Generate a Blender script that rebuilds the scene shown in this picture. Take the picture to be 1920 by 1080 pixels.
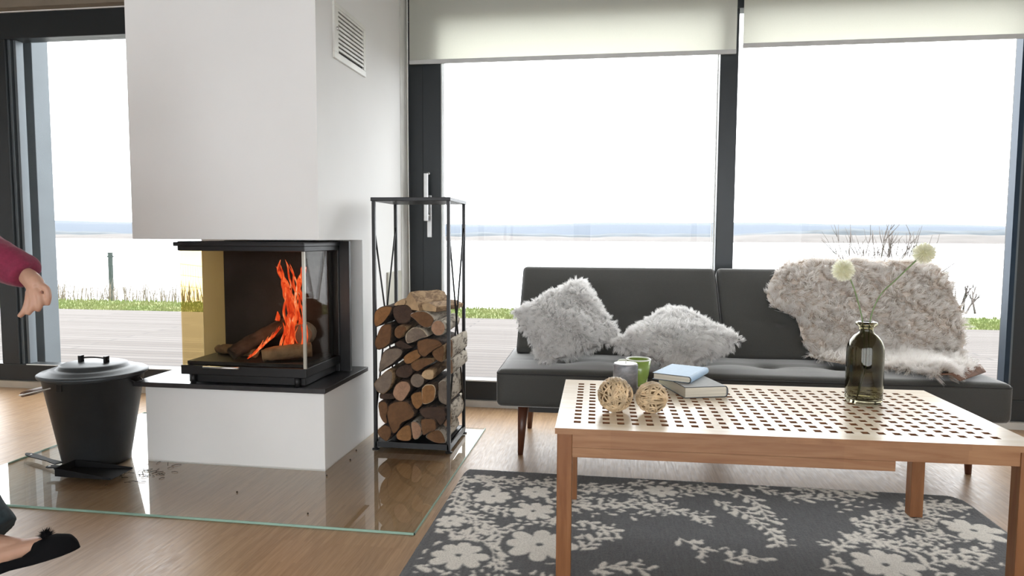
import bpy, bmesh, math, random
import numpy as np
from mathutils import Vector, Matrix
PI = math.pi
random.seed(7); rng = np.random.default_rng(7)
for o in list(bpy.data.objects): bpy.data.objects.remove(o)
SC = bpy.context.scene; COL = SC.collection

# ------------------------------------------------------------------ camera
PITCH, YAW, ROLL, EYE = math.radians(4.2), math.radians(8.4), math.radians(0.3), 1.05
fw = Vector((-math.sin(YAW)*math.cos(PITCH), math.cos(YAW)*math.cos(PITCH), -math.sin(PITCH)))
r0 = Vector((math.cos(YAW), math.sin(YAW), 0)); u0 = r0.cross(fw)
R = r0*math.cos(ROLL)+u0*math.sin(ROLL); U = -r0*math.sin(ROLL)+u0*math.cos(ROLL)
cd = bpy.data.cameras.new('camera'); cam = bpy.data.objects.new('camera', cd); COL.objects.link(cam)
cd.sensor_width = 36; cd.lens = 24.0; cd.clip_start = 0.05; cd.clip_end = 8000
m = Matrix.Identity(4)
for i in range(3):
    m[i][0] = R[i]; m[i][1] = U[i]; m[i][2] = -fw[i]
m[0][3], m[1][3], m[2][3] = 0, 0, EYE
cam.matrix_world = m
SC.camera = cam

# ------------------------------------------------------------------ sky and exposure
SC.view_settings.view_transform = 'Standard'; SC.view_settings.look = 'None'
SC.view_settings.gamma = 1; SC.view_settings.use_curve_mapping = False
SC.view_settings.exposure = 0.34
SC.cycles.max_bounces = 16; SC.cycles.diffuse_bounces = 10; SC.cycles.glossy_bounces = 6; SC.cycles.transmission_bounces = 12; SC.cycles.transparent_max_bounces = 24
W = bpy.data.worlds.new('overcast_sky'); SC.world = W; W.use_nodes = True
nt = W.node_tree; nt.nodes.clear()
wo = nt.nodes.new('ShaderNodeOutputWorld'); bg = nt.nodes.new('ShaderNodeBackground')
tc = nt.nodes.new('ShaderNodeTexCoord'); sp = nt.nodes.new('ShaderNodeSeparateXYZ')
mr = nt.nodes.new('ShaderNodeMapRange'); rp = nt.nodes.new('ShaderNodeValToRGB')
nt.links.new(tc.outputs['Generated'], sp.inputs[0]); nt.links.new(sp.outputs['Z'], mr.inputs[0])
mr.inputs[1].default_value = -0.1; mr.inputs[2].default_value = 1.0
nt.links.new(mr.outputs[0], rp.inputs[0])
rp.color_ramp.elements[0].position = 0.0; rp.color_ramp.elements[0].color = (0.93, 0.95, 1, 1)
rp.color_ramp.elements[1].position = 1.0; rp.color_ramp.elements[1].color = (1.0, 0.99, 0.97, 1)
nt.links.new(rp.outputs[0], bg.inputs[0])
my = nt.nodes.new('ShaderNodeMapRange'); my.interpolation_type = 'SMOOTHSTEP'; nt.links.new(sp.outputs['Y'], my.inputs[0])
my.inputs[1].default_value = 0.15; my.inputs[2].default_value = -0.75; my.inputs[3].default_value = 5.2; my.inputs[4].default_value = 4.6
nt.links.new(my.outputs[0], bg.inputs[1])
nt.links.new(bg.outputs[0], wo.inputs[0])

# ------------------------------------------------------------------ helpers
def srgb(r, g, b):
    f = lambda c: ((c/255+0.055)/1.055)**2.4 if c/255 > 0.04045 else c/255/12.92
    return (f(r), f(g), f(b), 1)
def lin(c): return c if len(c) == 4 else (*c, 1)
class N:
    def __init__(s, name):
        s.m = bpy.data.materials.new(name); s.m.use_nodes = True; s.t = s.m.node_tree; s.t.nodes.clear()
        s.out = s.n('ShaderNodeOutputMaterial')
    def n(s, typ, **kw):
        x = s.t.nodes.new(typ)
        for k, v in kw.items(): setattr(x, k, v)
        return x
    def l(s, a, b): s.t.links.new(a, b)
    def coord(s, scale=(1, 1, 1), rot=(0, 0, 0), kind='Object'):
        c = s.n('ShaderNodeTexCoord'); mp = s.n('ShaderNodeMapping'); s.l(c.outputs[kind], mp.inputs[0])
        mp.inputs['Scale'].default_value = scale; mp.inputs['Rotation'].default_value = rot
        return mp.outputs[0]
    def noise(s, vec, scale=5, detail=3, rough=0.5, dist=0):
        x = s.n('ShaderNodeTexNoise'); s.l(vec, x.inputs['Vector']); x.inputs['Scale'].default_value = scale
        x.inputs['Detail'].default_value = detail; x.inputs['Roughness'].default_value = rough
        x.inputs['Distortion'].default_value = dist
        return x.outputs['Fac']
    def ramp(s, fac, *stops):
        x = s.n('ShaderNodeValToRGB'); s.l(fac, x.inputs[0]); e = x.color_ramp.elements
        while len(e) < len(stops): e.new(0.5)
        for i, (p, c) in enumerate(stops): e[i].position = p; e[i].color = lin(c)
        return x.outputs[0]
    def mix(s, fac, a, b, mode='MIX'):
        x = s.n('ShaderNodeMix', data_type='RGBA', blend_type=mode)
        if isinstance(fac, (int, float)): x.inputs[0].default_value = fac
        else: s.l(fac, x.inputs[0])
        for v, i in ((a, 6), (b, 7)):
            if isinstance(v, tuple): x.inputs[i].default_value = lin(v)
            else: s.l(v, x.inputs[i])
        return x.outputs[2]
    def bump(s, h, strength=0.3, dist=0.01):
        x = s.n('ShaderNodeBump'); x.inputs['Strength'].default_value = strength
        x.inputs['Distance'].default_value = dist; s.l(h, x.inputs['Height']); return x.outputs[0]
    def bsdf(s, color, rough=0.5, metal=0, normal=None, **kw):
        b = s.n('ShaderNodeBsdfPrincipled')
        if isinstance(color, tuple): b.inputs['Base Color'].default_value = lin(color)
        else: s.l(color, b.inputs['Base Color'])
        if isinstance(rough, (int, float)): b.inputs['Roughness'].default_value = rough
        else: s.l(rough, b.inputs['Roughness'])
        b.inputs['Metallic'].default_value = metal
        if normal: s.l(normal, b.inputs['Normal'])
        for k, v in kw.items(): b.inputs[k.replace('_', ' ')].default_value = v
        return b.outputs[0]
    def done(s, sh): s.l(sh, s.out.inputs[0]); return s.m
def simple(name, c, rough=0.5, metal=0, var=0.08, nscale=8, bump=0.0, **kw):
    k = N(name); v = k.coord(); f = k.noise(v, nscale, 4)
    a = tuple(x*(1-var) for x in c[:3]); b = tuple(min(1, x*(1+var)) for x in c[:3])
    col = k.ramp(f, (0.3, a), (0.7, b))
    nm = k.bump(k.noise(v, nscale*12, 3), bump, 0.003) if bump else None
    return k.done(k.bsdf(col, rough, metal, nm, **kw))
def wood(name, c1, c2, axis=0, scale=1.0, rough=0.45, blocks=0):
    k = N(name); sc = [14*scale]*3; sc[axis] = 1.2*scale
    v = k.coord(tuple(sc)); f = k.noise(v, 3.0, 5, 0.6, 0.6)
    col = k.ramp(f, (0.3, c1), (0.7, c2))
    if blocks:
        c = k.coord(); br = k.n('ShaderNodeTexBrick'); k.l(c, br.inputs['Vector'])
        br.inputs['Scale'].default_value = 1; br.inputs['Brick Width'].default_value = 0.33
        br.inputs['Row Height'].default_value = blocks; br.inputs['Mortar Size'].default_value = 0
        br.inputs['Color1'].default_value = (0.78, 0.72, 0.68, 1); br.inputs['Color2'].default_value = (1.15, 1.12, 1.05, 1)
        col = k.mix(0.9, col, br.outputs['Color'], 'MULTIPLY')
    return k.done(k.bsdf(col, rough, 0, k.bump(f, 0.08, 0.002)))
def pane(name, tint=(0.97, 0.99, 0.98), ior=1.5, rough=0.0, boost=1.0):
    k = N(name); t = k.n('ShaderNodeBsdfTransparent'); t.inputs[0].default_value = lin(tint)
    g = k.n('ShaderNodeBsdfGlossy'); g.inputs['Roughness'].default_value = rough; g.inputs[0].default_value = (1, 1, 1, 1)
    f = k.n('ShaderNodeFresnel'); ge = k.n('ShaderNodeNewGeometry'); mi = k.n('ShaderNodeMapRange')
    k.l(ge.outputs['Backfacing'], mi.inputs[0]); mi.inputs[3].default_value = ior; mi.inputs[4].default_value = 1/ior
    k.l(mi.outputs[0], f.inputs[0]); fac = f.outputs[0]
    if boost != 1.0:
        mm = k.n('ShaderNodeMath', operation='MULTIPLY', use_clamp=True); k.l(fac, mm.inputs[0]); mm.inputs[1].default_value = boost; fac = mm.outputs[0]
    ms = k.n('ShaderNodeMixShader'); k.l(fac, ms.inputs[0]); k.l(t.outputs[0], ms.inputs[1]); k.l(g.outputs[0], ms.inputs[2])
    return k.done(ms.outputs[0])

class MB:
    def __init__(s): s.v = []; s.f = []; s.mi = []; s.sm = []
    def add(s, v, f, mi=0, sm=False):
        o = len(s.v); s.v += [tuple(p) for p in v]; s.f += [tuple(i+o for i in q) for q in f]
        s.mi += [mi]*len(f); s.sm += [sm]*len(f); return s
    def box(s, x0, x1, y0, y1, z0, z1, mi=0):
        v = [(x, y, z) for z in (z0, z1) for y in (y0, y1) for x in (x0, x1)]
        return s.add(v, [(0, 2, 3, 1), (4, 5, 7, 6), (0, 1, 5, 4), (2, 6, 7, 3), (0, 4, 6, 2), (1, 3, 7, 5)], mi)
    def loft(s, rings, cap=True, mi=0, sm=True, closed=True):
        n = len(rings[0]); v = [p for r in rings for p in r]; f = []
        for i in range(len(rings)-1):
            for j in range(n if closed else n-1):
                k = (j+1) % n; f.append((i*n+j, i*n+k, (i+1)*n+k, (i+1)*n+j))
        s.add(v, f, mi, sm)
        if cap and closed:
            o = len(s.v)-len(v)
            s.f.append(tuple(o+j for j in reversed(range(n)))); s.f.append(tuple(o+(len(rings)-1)*n+j for j in range(n)))
            s.mi += [mi]*2; s.sm += [False]*2
        return s
    def tube(s, pts, rad, n=10, mi=0, sub=0, flat=1.0, up=None):
        P = [Vector(p) for p in pts]; rad = list(rad) if hasattr(rad, '__len__') else [rad]*len(P)
        if sub:
            Q, q = [], []
            for i in range(len(P)-1):
                a, b, c, d = P[max(i-1, 0)], P[i], P[i+1], P[min(i+2, len(P)-1)]
                for j in range(sub):
                    t = j/sub
                    Q.append(0.5*((2*b)+(c-a)*t+(2*a-5*b+4*c-d)*t*t+(3*b-a-3*c+d)*t**3)); q.append(rad[i]*(1-t)+rad[i+1]*t)
            Q.append(P[-1]); q.append(rad[-1]); P, rad = Q, q
        rings = []; nrm = None
        for i, p in enumerate(P):
            t = (P[min(i+1, len(P)-1)]-P[max(i-1, 0)]).normalized()
            if nrm is None:
                nrm = Vector(up) if up else Vector((0, 0, 1)) if abs(t.z) < 0.9 else Vector((1, 0, 0))
            nrm = (nrm-t*nrm.dot(t)).normalized(); b = t.cross(nrm)
            rings.append([p+rad[i]*(nrm*math.cos(a)+flat*b*math.sin(a)) for a in [2*PI*k/n for k in range(n)]])
        return s.loft(rings, True, mi)
    def lathe(s, prof, c=(0, 0, 0), n=40, mi=0, close=False):
        rings = [[(c[0]+r*math.cos(2*PI*k/n), c[1]+r*math.sin(2*PI*k/n), c[2]+z) for k in range(n)] for r, z in prof]
        return s.loft(rings, not close, mi)
    def prism(s, poly, z0, z1, mi=0):
        n = len(poly); v = [(x, y, z0) for x, y in poly]+[(x, y, z1) for x, y in poly]
        f = [tuple(reversed(range(n))), tuple(range(n, 2*n))]+[(i, (i+1) % n, (i+1) % n+n, i+n) for i in range(n)]
        return s.add(v, f, mi)
    def ball(s, c, r, n=16, mi=0, sc=(1, 1, 1)):
        rings = [[(c[0]+sc[0]*r*math.sin(a)*math.cos(2*PI*k/n), c[1]+sc[1]*r*math.sin(a)*math.sin(2*PI*k/n), c[2]-sc[2]*r*math.cos(a)) for k in range(n)] for a in [0.02+(PI-0.04)*i/(n//2) for i in range(n//2+1)]]
        return s.loft(rings, True, mi)
    def build(s, name, mats, parent=None, bevel=0, loc=None, rotz=0):
        me = bpy.data.meshes.new(name); me.from_pydata(s.v, [], s.f)
        mats = mats if isinstance(mats, (list, tuple)) else [mats]
        for k in mats: me.materials.append(k)
        me.polygons.foreach_set('material_index', s.mi); me.polygons.foreach_set('use_smooth', s.sm)
        bm = bmesh.new(); bm.from_mesh(me); bmesh.ops.recalc_face_normals(bm, faces=bm.faces); bm.to_mesh(me); bm.free()
        o = bpy.data.objects.new(name, me); COL.objects.link(o)
        if parent: o.parent = parent
        if loc: o.location = loc
        if rotz: o.rotation_euler.z = rotz
        if bevel:
            b = o.modifiers.new('bevel', 'BEVEL'); b.width = bevel; b.segments = 2; b.limit_method = 'ANGLE'; b.angle_limit = math.radians(40)
        return o
def tag(o, label=None, cat=None, group=None, kind=None):
    if label: o['label'] = label
    if cat: o['category'] = cat
    if group: o['group'] = group
    if kind: o['kind'] = kind
    return o
def empty(name, loc=(0, 0, 0), rz=0):
    o = bpy.data.objects.new(name, None); COL.objects.link(o); o.location = loc; o.rotation_euler.z = rz
    o.empty_display_size = 0.1; return o
def struct(o): o['kind'] = 'structure'; return o
def box(name, mat, b, parent=None, bevel=0): return MB().box(*b).build(name, mat, parent, bevel)

# ------------------------------------------------------------------ materials
plaster = simple('white_plaster', (0.80, 0.80, 0.79), 0.85, 0, 0.015, 3, 0.05)
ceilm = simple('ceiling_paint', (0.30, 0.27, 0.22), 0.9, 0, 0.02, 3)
frame_dark = simple('anthracite_aluminium', (0.019, 0.023, 0.026), 0.38, 0.2, 0.06, 4)
alu = simple('brushed_aluminium', (0.62, 0.62, 0.62), 0.3, 0.9, 0.05, 30)
alu_grey = simple('grey_guide_rail', (0.12, 0.14, 0.155), 0.5, 0.3, 0.06, 5)
seal = simple('light_seal', (0.7, 0.72, 0.72), 0.5)
steel_black = simple('black_steel', (0.012, 0.012, 0.013), 0.42, 0.3, 0.15, 12, 0.05)
bucket_m = simple('black_enamel', (0.022, 0.024, 0.026), 0.5, 0.25, 0.15, 10, 0.08)
slab_m = simple('dark_stone', (0.03, 0.03, 0.033), 0.28, 0, 0.3, 14, 0.03)
glass_win = pane('window_glass', (0.98, 0.99, 0.985), 1.16)
glass_fire = pane("stove_glass", (0.93, 0.92, 0.89), 1.11)
glass_gold = pane('coated_side_glass', (0.88, 0.77, 0.54), 1.2)
glass_plate = pane('floor_plate_glass', (0.95, 0.97, 0.95), 1.62, 0.0, 1.05)
plate_edge = simple('green_glass_edge', (0.30, 0.46, 0.38), 0.15, 0, 0.1)

# parquet floor: narrow oak strips running towards the windows
k = N('oak_strip_floor'); v = k.coord((1, 1, 1), (0, 0, PI/2))
br = k.n('ShaderNodeTexBrick'); k.l(v, br.inputs['Vector']); br.inputs['Scale'].default_value = 1
br.inputs['Brick Width'].default_value = 0.24; br.inputs['Row Height'].default_value = 0.012; br.inputs['Mortar Size'].default_value = 0.0
br.offset = 0.37; br.inputs['Color1'].default_value = (0.27, 0.155, 0.075, 1); br.inputs['Color2'].default_value = (0.42, 0.265, 0.145, 1)
g = k.noise(k.coord((60, 2.5, 1)), 3, 5, 0.6)
c1 = k.mix(0.5, br.outputs['Color'], k.ramp(g, (0.3, (0.25, 0.145, 0.072)), (0.7, (0.46, 0.30, 0.17))))
dirt = k.noise(k.coord(), 2.2, 5)
c1 = k.mix(k.ramp(dirt, (0.45, (0, 0, 0)), (0.75, (0.2, 0.2, 0.2))), c1, (0.28, 0.19, 0.12))
rg = k.ramp(k.noise(k.coord((30, 4, 1)), 4, 4), (0.3, (0.30,)*3), (0.7, (0.46,)*3))
floor_m = k.done(k.bsdf(c1, rg, 0, k.bump(g, 0.12, 0.002), Coat_Weight=0.06, Coat_Roughness=0.3, Specular_IOR_Level=0.45))

# ------------------------------------------------------------------ the room
YW = 4.17
struct(MB().box(-5.4, 3.1, -2.6, 4.36, -0.2, 0).build('floor', floor_m))
struct(MB().box(-5.4, 3.1, -2.6, 4.36, 2.60, 2.72).build('ceiling', ceilm))
struct(MB().box(-5.55, -5.4, -2.6, 4.36, -0.2, 2.72).build('wall_left', plaster))
struct(MB().box(3.1, 3.25, -2.6, 4.36, -0.2, 2.72).build('wall_right', plaster))
w = MB().box(-5.4, 3.1, -2.75, -2.6, -0.2, 0.12).box(-5.4, 3.1, -2.75, -2.6, 2.45, 2.72).box(-5.4, -3.75, -2.75, -2.6, 0.12, 2.45)
w.box(2.95, 3.1, -2.75, -2.6, 0.12, 2.45).box(-0.55, -0.45, -2.75, -2.6, 0.12, 2.45)
struct(w.build('wall_back', plaster))
for i, (a, b) in enumerate(((-3.75, -0.55), (-0.45, 2.95))):  # unseen windows, sized for fill light and to stay out of the stove glass
    f = MB().box(a, a+0.08, -2.72, -2.64, 0.12, 2.45).box(b-0.08, b, -2.72, -2.64, 0.12, 2.45).box(a, b, -2.72, -2.64, 0.12, 0.2).box(a, b, -2.72, -2.64, 2.37, 2.45)
    f.box((a+b)/2-0.04, (a+b)/2+0.04, -2.72, -2.64, 0.2, 2.37)
    fr = struct(f.build('window_%d' % (3+i), frame_dark))
    box('glass_pane', glass_win, (a+0.08, b-0.08, -2.69, -2.68, 0.2, 2.37), fr)
# window wall above the frames, and the solid piece behind the chimney
struct(MB().box(-5.4, 3.1, 4.12, 4.36, 2.53, 2.60).box(-2.16, -1.275, 4.0, 4.36, 0, 2.6).build('wall_front', plaster))

def window(name, x0, x1, stiles, y0=4.13, y1=4.24, zt=2.36, zb=0.16):
    f = MB()
    f.box(x0, x1, y0, y1, zt, 2.53); f.box(x0, x1, y0, y1, 0.035, zb)
    for a, b in stiles: f.box(a, b, y0, y1, zb, zt)
    return struct(f.build(name, frame_dark, None, 0.004))
wl = window('window_1', -5.4, -2.16, [(-4.19, -4.055), (-5.4, -5.3), (-2.26, -2.16)])
box('glass_pane', glass_win, (-4.055, -2.26, 4.185, 4.195, 0.16, 2.36), wl)
box('glass_pane', glass_win, (-5.3, -4.19, 4.185, 4.195, 0.16, 2.36), wl)
g = MB()
for a, b, c, d in ((-4.055, -4.035, 4.15, 4.20), (-4.035, -4.02, 4.2, 4.24), (-4.02, -4.0, 4.16, 4.22)): g.box(a, b, c, d, 0.16, 2.36)
g.build('guide_rail', alu_grey, wl, 0.002)
g = MB().box(-4.08, -4.012, 4.30, 4.44, -0.14, 2.5); g.build('outer_post', alu_grey, wl, 0.003)
struct(MB().box(-5.4, -2.16, 4.10, 4.13, 0, 0.045).box(-5.4, -2.16, 4.13, 4.24, 0, 0.035).build('trim_1', simple('beige_sill', (0.42, 0.37, 0.30), 0.5)))
box('bead', seal, (-4.0, -2.26, 4.125, 4.13, 0.157, 0.163), wl)

wr = window('window_2', -1.26, 3.1, [(-1.26, -1.055), (0.592, 0.692), (2.19, 2.42), (3.0, 3.1)])
box('glass_pane', glass_win, (-1.055, 0.592, 4.185, 4.195, 0.16, 2.36), wr)
box('glass_pane', glass_win, (0.692, 2.19, 4.185, 4.195, 0.16, 2.36), wr)
box('glass_pane', glass_win, (2.42, 3.0, 4.185, 4.195, 0.16, 2.36), wr)
g = MB()
for x in (-1.055, 0.578): g.box(x, x+0.006, 4.135, 4.16, 0.16, 2.36)
g.box(-1.043, -1.039, 4.14, 4.16, 0.16, 2.36); g.box(0.568, 0.571, 4.14, 4.16, 0.16, 2.36)
g.box(-1.055, 0.59, 4.125, 4.13, 0.157, 0.165)
g.build('bead', seal, wr)
box('stile_groove', simple('groove_black', (0.01, 0.012, 0.014), 0.6), (-1.172, -1.168, 4.127, 4.131, 0.1, 2.36), wr)
box('rail_strip', simple('blue_grey_rail', (0.012, 0.028, 0.05), 0.3, 0.4), (2.165, 2.19, 4.12, 4.18, 0.16, 2.36), wr)
box('bead', alu_grey, (2.19, 2.2, 4.12, 4.13, 0.16, 2.36), wr)
h = MB().box(-1.142, -1.112, 4.118, 4.13, 1.05, 1.31).tube([(-1.127, 4.12, 1.19), (-1.13, 4.085, 1.18)], 0.011).box(-1.148, -1.122, 4.066, 4.084, 1.15, 1.44).tube([(-1.135, 4.075, 1.432), (-1.118, 4.09, 1.44)], 0.009)
h.build('handle', alu, wr, 0.003)
struct(MB().box(-1.27, 3.1, 4.10, 4.13, 0, 0.04).box(-1.27, 3.1, 4.13, 4.24, 0, 0.035).build('trim_2', simple('grey_sill', (0.50, 0.48, 0.44), 0.45)))

struct(MB().box(-5.4, -2.16, 4.05, 4.12, 2.535, 2.6).build('shade_strip', simple('brown_shade_tone', (0.20, 0.165, 0.125), 0.7)))  # added strip; its brown stands in for the shade above the left window
# chimney breast: full-height column, hood jutting out over the firebox
XL, XR, YF, YB = -2.15, -1.262, 2.81, 3.33
ch = MB()
ch.prism([(XL, YB), (XR, YB), (XR, 3.97), (XL, 3.97)], 0, 2.6)
ch.prism([(XL, YF), (XR, YF), (XR, YB), (XL, YB)], 1.036, 2.6)
struct(ch.build('wall_chimney', plaster))
struct(MB().box(-1.285, -1.262, 3.985, 4.09, 0, 2.55).box(-1.275, -1.262, 4.09, 4.13, 0, 2.5).build('trim_3', simple('white_trim', (0.72, 0.72, 0.69), 0.6), None, 0.003))

# ------------------------------------------------------------------ fireplace
fp = empty('fireplace', (-1.7, 3.06, 0))
tag(fp, 'white plinth fireplace with black-framed glass firebox under the chimney hood', 'fireplace')
def P(mb, name, mat, parent, bevel=0, root=None):
    o = mb.build(name, mat, parent, bevel)
    base = root or parent
    if base is fp or base.type == 'EMPTY': o.matrix_parent_inverse = Matrix.Identity(4)
    return o
def shift(mb, d):
    mb.v = [(x+d[0], y+d[1], z+d[2]) for x, y, z in mb.v]; return mb
def part(mb, name, mat, root, bevel=0, parent=None):
    """mb in world coordinates, root an empty (rotation 0)"""
    shift(mb, tuple(-c for c in root.location)); return mb.build(name, mat, parent or root, bevel)
part(MB().box(-2.135, XR, 2.84, YB, 0, 0.363), 'plinth', plaster, fp, 0.002)
part(MB().box(-2.165, -1.238, 2.795, YB, 0.363, 0.385), 'hearth_slab', slab_m, fp, 0.002)
part(MB().box(-2.14, XR, YB-0.001, YB, 0.39, 1.036), 'back_panel', plaster, fp)
FX0, FX1, FY0, FY1 = -1.925, -1.325, 2.80, 3.22
fb = MB()
fb.box(FX0, FX1, FY0, FY1, 0.428, 0.47)            # bottom frame
fb.box(FX0+0.02, FX1-0.02, FY0+0.03, FY1, 0.388, 0.428)
fb.box(FX0, FX1, FY0, FY1, 0.985, 1.028)
fb.box(FX0-0.015, FX1+0.005, FY0-0.01, FY1, 1.006, 1.024)
fb.box(FX1-0.03, FX1, 3.17, 3.24, 0.388, 1.03); fb.box(FX0, FX0+0.03, 3.17, 3.24, 0.388, 1.03)
fb.box(FX0+0.03, FX1-0.03, 3.14, 3.24, 0.388, 1.03)
part(fb, 'firebox_frame', steel_black, fp, 0.003)
part(MB().box(FX1, XR-0.012, 3.18, 3.2, 0.39, 1.03), 'side_filler', steel_black, fp)
soot = simple('sooty_firebrick', (0.011, 0.011, 0.012), 0.75, 0, 0.6, 5, 0.3)
part(MB().box(FX0+0.03, FX1-0.03, 3.115, 3.139, 0.472, 0.983), 'back_lining', soot, fp)
part(MB().box(FX0+0.02, FX1-0.02, FY0+0.02, 3.114, 0.471, 0.486), 'grate', soot, fp)
part(MB().box(FX0+0.012, FX1-0.004, FY0+0.003, FY0+0.008, 0.47, 0.985), 'front_glass', glass_fire, fp)
part(MB().box(FX0+0.003, FX0+0.008, FY0+0.01, 3.17, 0.47, 0.985), 'side_glass', glass_gold, fp)
part(MB().box(FX1-0.009, FX1-0.004, FY0+0.01, 3.17, 0.47, 0.985), 'side_glass', glass_fire, fp)
part(MB().box(FX1-0.013, FX1-0.001, FY0+0.001, FY0+0.012, 0.47, 0.985), 'glass_joint', simple('glass_joint', (0.5, 0.48, 0.42), 0.15, 0.3), fp)
hd = MB().tube([(-1.80, 2.775, 0.468), (-1.63, 2.775, 0.468)], 0.0055).tube([(-1.785, 2.775, 0.468), (-1.785, 2.80, 0.465)], 0.005).tube([(-1.645, 2.775, 0.468), (-1.645, 2.80, 0.465)], 0.005)
hdo = part(hd, 'door_handle', alu, fp); hdo['label'] = 'thin chrome door handle bar'
for x in (FX0+0.05, FX1-0.05): part(MB().lathe([(0.012, 0.385), (0.012, 0.43)], (x, 2.815, 0), 12), 'foot', steel_black, fp)

# burning wood and flames
char = simple('charred_wood', (0.045, 0.030, 0.022), 0.9, 0, 0.6, 20, 0.6)
brownlog = simple('scorched_wood', (0.16, 0.10, 0.055), 0.85, 0, 0.4, 20, 0.5)
def rough_log(pts, rad, seed=0, n=12):
    r = random.Random(seed); mb = MB(); mb.tube(pts, rad, n, 0, 6)
    mb.v = [tuple(c+r.uniform(-0.004, 0.004) for c in p) for p in mb.v]; return mb
tag(rough_log([(-1.72, 2.87, 0.515), (-1.66, 2.95, 0.56), (-1.55, 3.07, 0.63)], [0.028, 0.036, 0.038], 1).build('burning_log', char), 'charred black log leaning up to the right in the firebox', 'log')
tag(rough_log([(-1.56, 2.86, 0.515), (-1.44, 2.90, 0.53), (-1.36, 2.93, 0.535)], [0.028, 0.034, 0.032], 2).build('burning_log', brownlog), 'scorched brown log lying low at the right of the firebox', 'log')
tag(rough_log([(-1.88, 3.02, 0.508), (-1.75, 2.99, 0.512), (-1.64, 2.94, 0.508)], [0.02, 0.024, 0.022], 3).build('burning_log', brownlog), 'thin brown split log lying flat at the left of the firebox', 'log')
tag(rough_log([(-1.44, 3.03, 0.60), (-1.42, 2.95, 0.595)], [0.055, 0.05], 4, 16).build('burning_log', simple('ashen_wood', (0.17, 0.13, 0.10), 0.9, 0, 0.3, 15, 0.4)), 'greyish round log end behind the flames at the right', 'log')
k = N('flame'); em = k.n('ShaderNodeEmission'); v = k.coord((30, 30, 9)); f = k.noise(v, 1.6, 4, 0.6, 1.0)
k.l(k.ramp(f, (0.34, (0.42, 0.022, 0.006)), (0.50, (0.80, 0.07, 0.016)), (0.60, (1.0, 0.20, 0.05)), (0.74, (1, 0.62, 0.38))), em.inputs[0]); em.inputs[1].default_value = 0.9
tr = k.n('ShaderNodeBsdfTransparent'); ms = k.n('ShaderNodeMixShader'); lw = k.n('ShaderNodeLayerWeight'); lw.inputs[0].default_value = 0.35
k.l(k.ramp(lw.outputs['Facing'], (0.1, (0.72,)*3), (0.75, (0.0,)*3)), ms.inputs[0]); k.l(tr.outputs[0], ms.inputs[1]); k.l(em.outputs[0], ms.inputs[2])
flame_m = k.done(ms.outputs[0])
fl = MB(); rf = random.Random(12)
def wisp(pts, rad, flat=0.3):
    a = rf.uniform(-0.6, 0.6); fl.tube(pts, rad, 8, 0, 7, flat, up=(math.cos(a), math.sin(a), 0))
# plume: many thin wisps between the logs and the top, leaning around a wandering centre line
CL = [(0.54, -1.445, 0.055), (0.60, -1.455, 0.05), (0.66, -1.455, 0.045), (0.72, -1.450, 0.045), (0.78, -1.458, 0.05), (0.84, -1.475, 0.055), (0.90, -1.495, 0.06), (0.95, -1.51, 0.035)]
def cl(z):
    for (a, x0, w0), (b_, x1, w1) in zip(CL[:-1], CL[1:]):
        if z <= b_: t_ = (z-a)/(b_-a); return x0+(x1-x0)*t_, w0+(w1-w0)*t_
    return CL[-1][1], CL[-1][2]
for i in range(34):
    z0_ = rf.uniform(0.53, 0.82); L = rf.uniform(0.08, 0.24); z1_ = min(z0_+L, 0.945); off = rf.uniform(-1, 1); y_ = 2.96+rf.uniform(-0.04, 0.03); pts = []; rad = []
    r0_ = rf.uniform(0.004, 0.0125)
    for q in range(6):
        t_ = q/5; z_ = z0_+(z1_-z0_)*t_; cx_, w_ = cl(z_); pts.append((cx_+w_*off*0.75+0.010*math.sin(z_*38+off*3+i*0.4), y_+0.008*math.sin(i+q), z_)); rad.append(r0_*(0.25+1.9*t_*(1-t_)*2)*(1-0.5*t_)+0.0006)
    rad[-1] = 0.0006; wisp(pts, rad)
for i in range(7):   # right-hand lick at the top
    o_ = rf.uniform(-0.008, 0.008); wisp([(-1.432+o_, 2.95, 0.80), (-1.420+o_, 2.95, 0.85), (-1.405+o_, 2.95, 0.88), (-1.403+o_*2, 2.95, 0.91+rf.uniform(-0.01, 0.015))], [0.003, 0.008, 0.007, 0.0008])
for i in range(9):   # glow licking along the leaning log
    o_ = rf.uniform(-0.012, 0.012); s0 = rf.uniform(0, 0.6); a = Vector((-1.645, 2.865, 0.490)); b_ = Vector((-1.50, 2.93, 0.635)); p0 = a+(b_-a)*s0; p1 = a+(b_-a)*min(1, s0+0.4)
    wisp([p0+Vector((o_, 0, 0)), (p0+p1)/2+Vector((o_+0.006, 0, o_)), p1+Vector((o_, 0, 0.012))], [0.002, rf.uniform(0.004, 0.008), 0.0008])
wisp([(-1.56, 3.0, 0.655), (-1.556, 3.0, 0.675), (-1.558, 3.0, 0.70)], [0.012, 0.011, 0.001])
for i in range(8):   # small fires at the front right
    o_ = rf.uniform(-0.014, 0.014); wisp([(-1.382+o_, 2.90, 0.555), (-1.374+o_, 2.90, 0.60), (-1.378+o_*1.4, 2.90, 0.64+rf.uniform(0, 0.03))], [0.003, 0.0055, 0.0006])
for i in range(10):
    o_ = rf.uniform(-0.03, 0.03); wisp([(-1.475+o_, 2.90, 0.525), (-1.465+o_, 2.90, 0.57), (-1.455+o_*0.8, 2.905, 0.62), (-1.46+o_, 2.91, 0.66)], [0.004, 0.010, 0.007, 0.0006])
wisp([(-1.362, 2.86, 0.487), (-1.356, 2.86, 0.50), (-1.358, 2.86, 0.515)], [0.008, 0.007, 0.001])
tag(fl.build('flames', flame_m), 'orange flames rising from the logs behind the firebox glass', 'fire', kind='stuff')
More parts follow.
